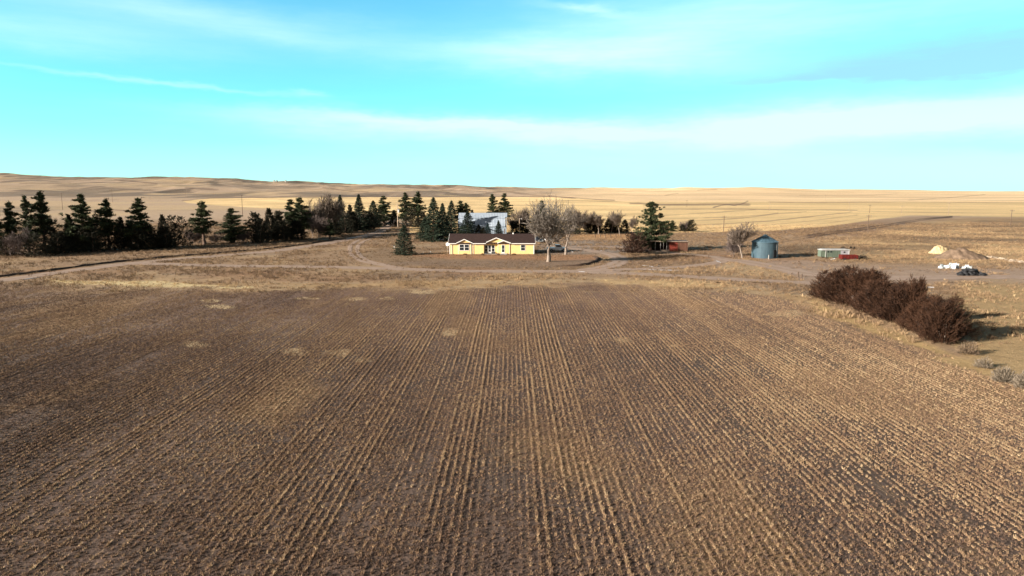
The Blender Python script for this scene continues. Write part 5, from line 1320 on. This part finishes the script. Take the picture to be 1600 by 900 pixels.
alb_, _ = albedo(xx, yy); tt = np.clip(rng.normal(0, .16, len(xx))+(alb_@np.array((.3, .59, .11))-.10)/.34+hedge_edge*.0, 0, 1)
sc_ = rng.uniform(.5, 1.2, len(xx))*(1-.45*lawn)*(1+.35*hedge_edge)*(.85+.1*sstep(140, 250, yy))
M_GRASS = tint_mat('dry_grass', [(.095, .062, .042), (.20, .13, .078), (.34, .225, .125), (.50, .36, .195)])
PC2 = proto_collection('grass_tuft', [blades(950+k, 16, .42, .22, .045, .1) for k in range(6)], M_GRASS)
scatter('dry_grass', np.column_stack([xx, yy, zfun(xx, yy)]), np.stack([sc_*1.2, sc_*1.2, sc_], -1), tt, PC2, 'dry tan grass on the verges, lawn and pasture')
print('grass', len(xx))

# ================================================================== LIGHT AND SKY
SUN_EL = R(18.0); LDIR = R(25.0)                   # light travels towards +X, a little towards +Y
sd = np.array((-math.cos(SUN_EL)*math.cos(LDIR), -math.cos(SUN_EL)*math.sin(LDIR), math.sin(SUN_EL)))   # towards the sun
sun = bpy.data.lights.new('sun', 'SUN'); sun.energy = 5.0; sun.angle = R(.5); sun.color = (1.0, .925, .82)
so = bpy.data.objects.new('sun', sun); col.objects.link(so)
from mathutils import Vector
so.rotation_euler = Vector(tuple(-sd)).to_track_quat('-Z', 'Y').to_euler(); so.location = (-60, -20, 60)
wd = bpy.data.worlds.new('World'); scene.world = wd; wd.use_nodes = True
n = N(wd); n.n.clear()
out = n.new('ShaderNodeOutputWorld'); bg = n.new('ShaderNodeBackground'); n.l.new(bg.outputs[0], out.inputs[0])
sky = n.new('ShaderNodeTexSky', sky_type='NISHITA'); sky.sun_disc = False; sky.sun_elevation = SUN_EL
sky.sun_rotation = math.atan2(sd[0], sd[1]); sky.altitude = 900; sky.air_density = 1.0; sky.dust_density = .6; sky.ozone_density = 1.2
SKY_STRENGTH = .10
tc = n.new('ShaderNodeTexCoord').outputs['Generated']; sx = n.new('ShaderNodeSeparateXYZ'); n.l.new(tc, sx.inputs[0])
az = n.math('ARCTAN2', sx.outputs[0], sx.outputs[1]); el = n.math('ARCSINE', sx.outputs[2])
def ang(px, py):
    a = (px-800)/F; b = (450-py)/F; v = np.array((a, cp+b*sp_, -sp_+b*cp)); v /= np.linalg.norm(v); return math.atan2(v[0], v[1]), math.asin(v[2])
# high thin cloud, drawn out in streaks: noise on a flat layer far overhead
zc = n.math('MAXIMUM', n.math('ADD', sx.outputs[2], .06), .03)
cx = n.math('DIVIDE', sx.outputs[0], zc); cy = n.math('DIVIDE', sx.outputs[1], zc)
cv = n.new('ShaderNodeCombineXYZ'); n.l.new(cx, cv.inputs[0]); n.l.new(cy, cv.inputs[1])
av = n.new('ShaderNodeCombineXYZ'); n.l.new(az, av.inputs[0]); n.l.new(el, av.inputs[1])
warp = n.math('SUBTRACT', n.noise(n.mapping(av.outputs[0], (3.2, 9, 1)), 1.0, 4, .6), .5)
warp2 = n.math('SUBTRACT', n.noise(n.mapping(av.outputs[0], (2.0, 7, 1), (0, 0, .1)), 1.7, 5, .65), .5)
streak = n.noise(n.mapping(av.outputs[0], (4.5, 34, 1), (0, 0, .07)), 1.0, 6, .62)
fine = n.noise(n.mapping(av.outputs[0], (9, 90, 1), (0, 0, .10)), 1.0, 5, .6)
azw = n.math('ADD', az, n.math('MULTIPLY', warp, .18)); elw = n.math('ADD', el, n.math('MULTIPLY', warp2, .055))
def blob(px, py, rx, ry, rot=0., k=1., p=1.):
    a0, e0 = ang(px, py); sx_, sy_ = rx/F, ry/F; c, s = math.cos(rot), math.sin(rot)
    da = n.math('SUBTRACT', azw, a0); de = n.math('SUBTRACT', elw, e0)
    u = n.math('DIVIDE', n.math('ADD', n.math('MULTIPLY', da, c), n.math('MULTIPLY', de, s)), sx_)
    v = n.math('DIVIDE', n.math('SUBTRACT', n.math('MULTIPLY', de, c), n.math('MULTIPLY', da, s)), sy_)
    q = n.math('ADD', n.math('MULTIPLY', u, u), n.math('MULTIPLY', v, v))
    return n.math('MULTIPLY', n.math('EXPONENT', n.math('MULTIPLY', n.math('POWER', q, p), -1.0)), k)
def total(bl):
    t = bl[0]
    for b in bl[1:]: t = n.math('ADD', t, b)
    return t
white = total([blob(1330, 195, 520, 28, .03, .85), blob(1560, 165, 230, 22, .08, .8), blob(760, 203, 330, 17, -.02, .6), blob(640, 190, 240, 9, -.03, .45), blob(1100, 255, 520, 20, 0, .3),
               blob(290, 20, 230, 24, -.02, .30), blob(480, 60, 330, 22, -.08, .2), blob(60, 45, 190, 20, -.05, .32), blob(1100, 25, 260, 40, .03, .45), blob(950, 75, 220, 24, .03, .4), blob(905, 14, 60, 7, -.08, .5), blob(1000, 100, 240, 24, -.05, .45), blob(1500, 5, 260, 24, 0, .25),
               blob(700, 110, 1500, 150, 0, .07), blob(240, 128, 150, 3.4, -.09, .34), blob(470, 153, 30, 4, -.04, .3)])
grey = total([blob(1440, 96, 300, 34, .0, .75), blob(1600, 75, 240, 46, 0, .5), blob(1600, 225, 160, 14, 0, .5), blob(1250, 128, 200, 9, 0, .5)])
whiteM = n.math('MULTIPLY', white, n.math('ADD', .32, n.math('ADD', n.math('MULTIPLY', streak, .9), n.math('MULTIPLY', fine, .5))), clamp=True)
greyM = n.math('MULTIPLY', grey, n.math('ADD', .30, n.math('ADD', n.math('MULTIPLY', streak, .7), n.math('MULTIPLY', fine, .5))), clamp=True)
base = n.mix(1.0, sky.outputs[0], SKY_TINT, 'MULTIPLY')
# paler, warmer sky on the sun's side, behind the camera
bk = n.new('ShaderNodeMapRange', interpolation_type='SMOOTHSTEP'); n.l.new(sx.outputs[1], bk.inputs[0]); bk.inputs[1].default_value = .30; bk.inputs[2].default_value = -.35
c1 = n.mix(n.math('MULTIPLY', whiteM, .85), base, WHITE_CLOUD)
c1 = n.mix(n.math('MULTIPLY', greyM, .85), c1, GREY_CLOUD)
hz_ = n.math('POWER', n.math('SUBTRACT', 1.0, n.math('MULTIPLY', n.math('ABSOLUTE', el), 9.0), clamp=True), 2.0)
c1 = n.mix(n.math('MULTIPLY', hz_, .75), c1, HORIZON)
# the sky deepens towards the zenith
zen = n.new('ShaderNodeMapRange', interpolation_type='SMOOTHSTEP'); n.l.new(el, zen.inputs[0]); zen.inputs[1].default_value = .29; zen.inputs[2].default_value = .60
c1 = n.mix(bk.outputs[0], c1, n.mix(1.0, sky.outputs[0], SUNSIDE, 'MULTIPLY'))
c1 = n.mix(zen.outputs[0], c1, n.mix(1.0, sky.outputs[0], ZENITH, 'MULTIPLY'))
n.l.new(c1, bg.inputs[0]); bg.inputs[1].default_value = SKY_STRENGTH
scene.view_settings.view_transform = 'Standard'; scene.view_settings.look = 'None'; scene.view_settings.gamma = 1; scene.view_settings.exposure = EXPOSURE
scene.render.engine = 'CYCLES'
scene.cycles.max_bounces = 5; scene.cycles.diffuse_bounces = 2; scene.cycles.glossy_bounces = 2; scene.cycles.transmission_bounces = 2
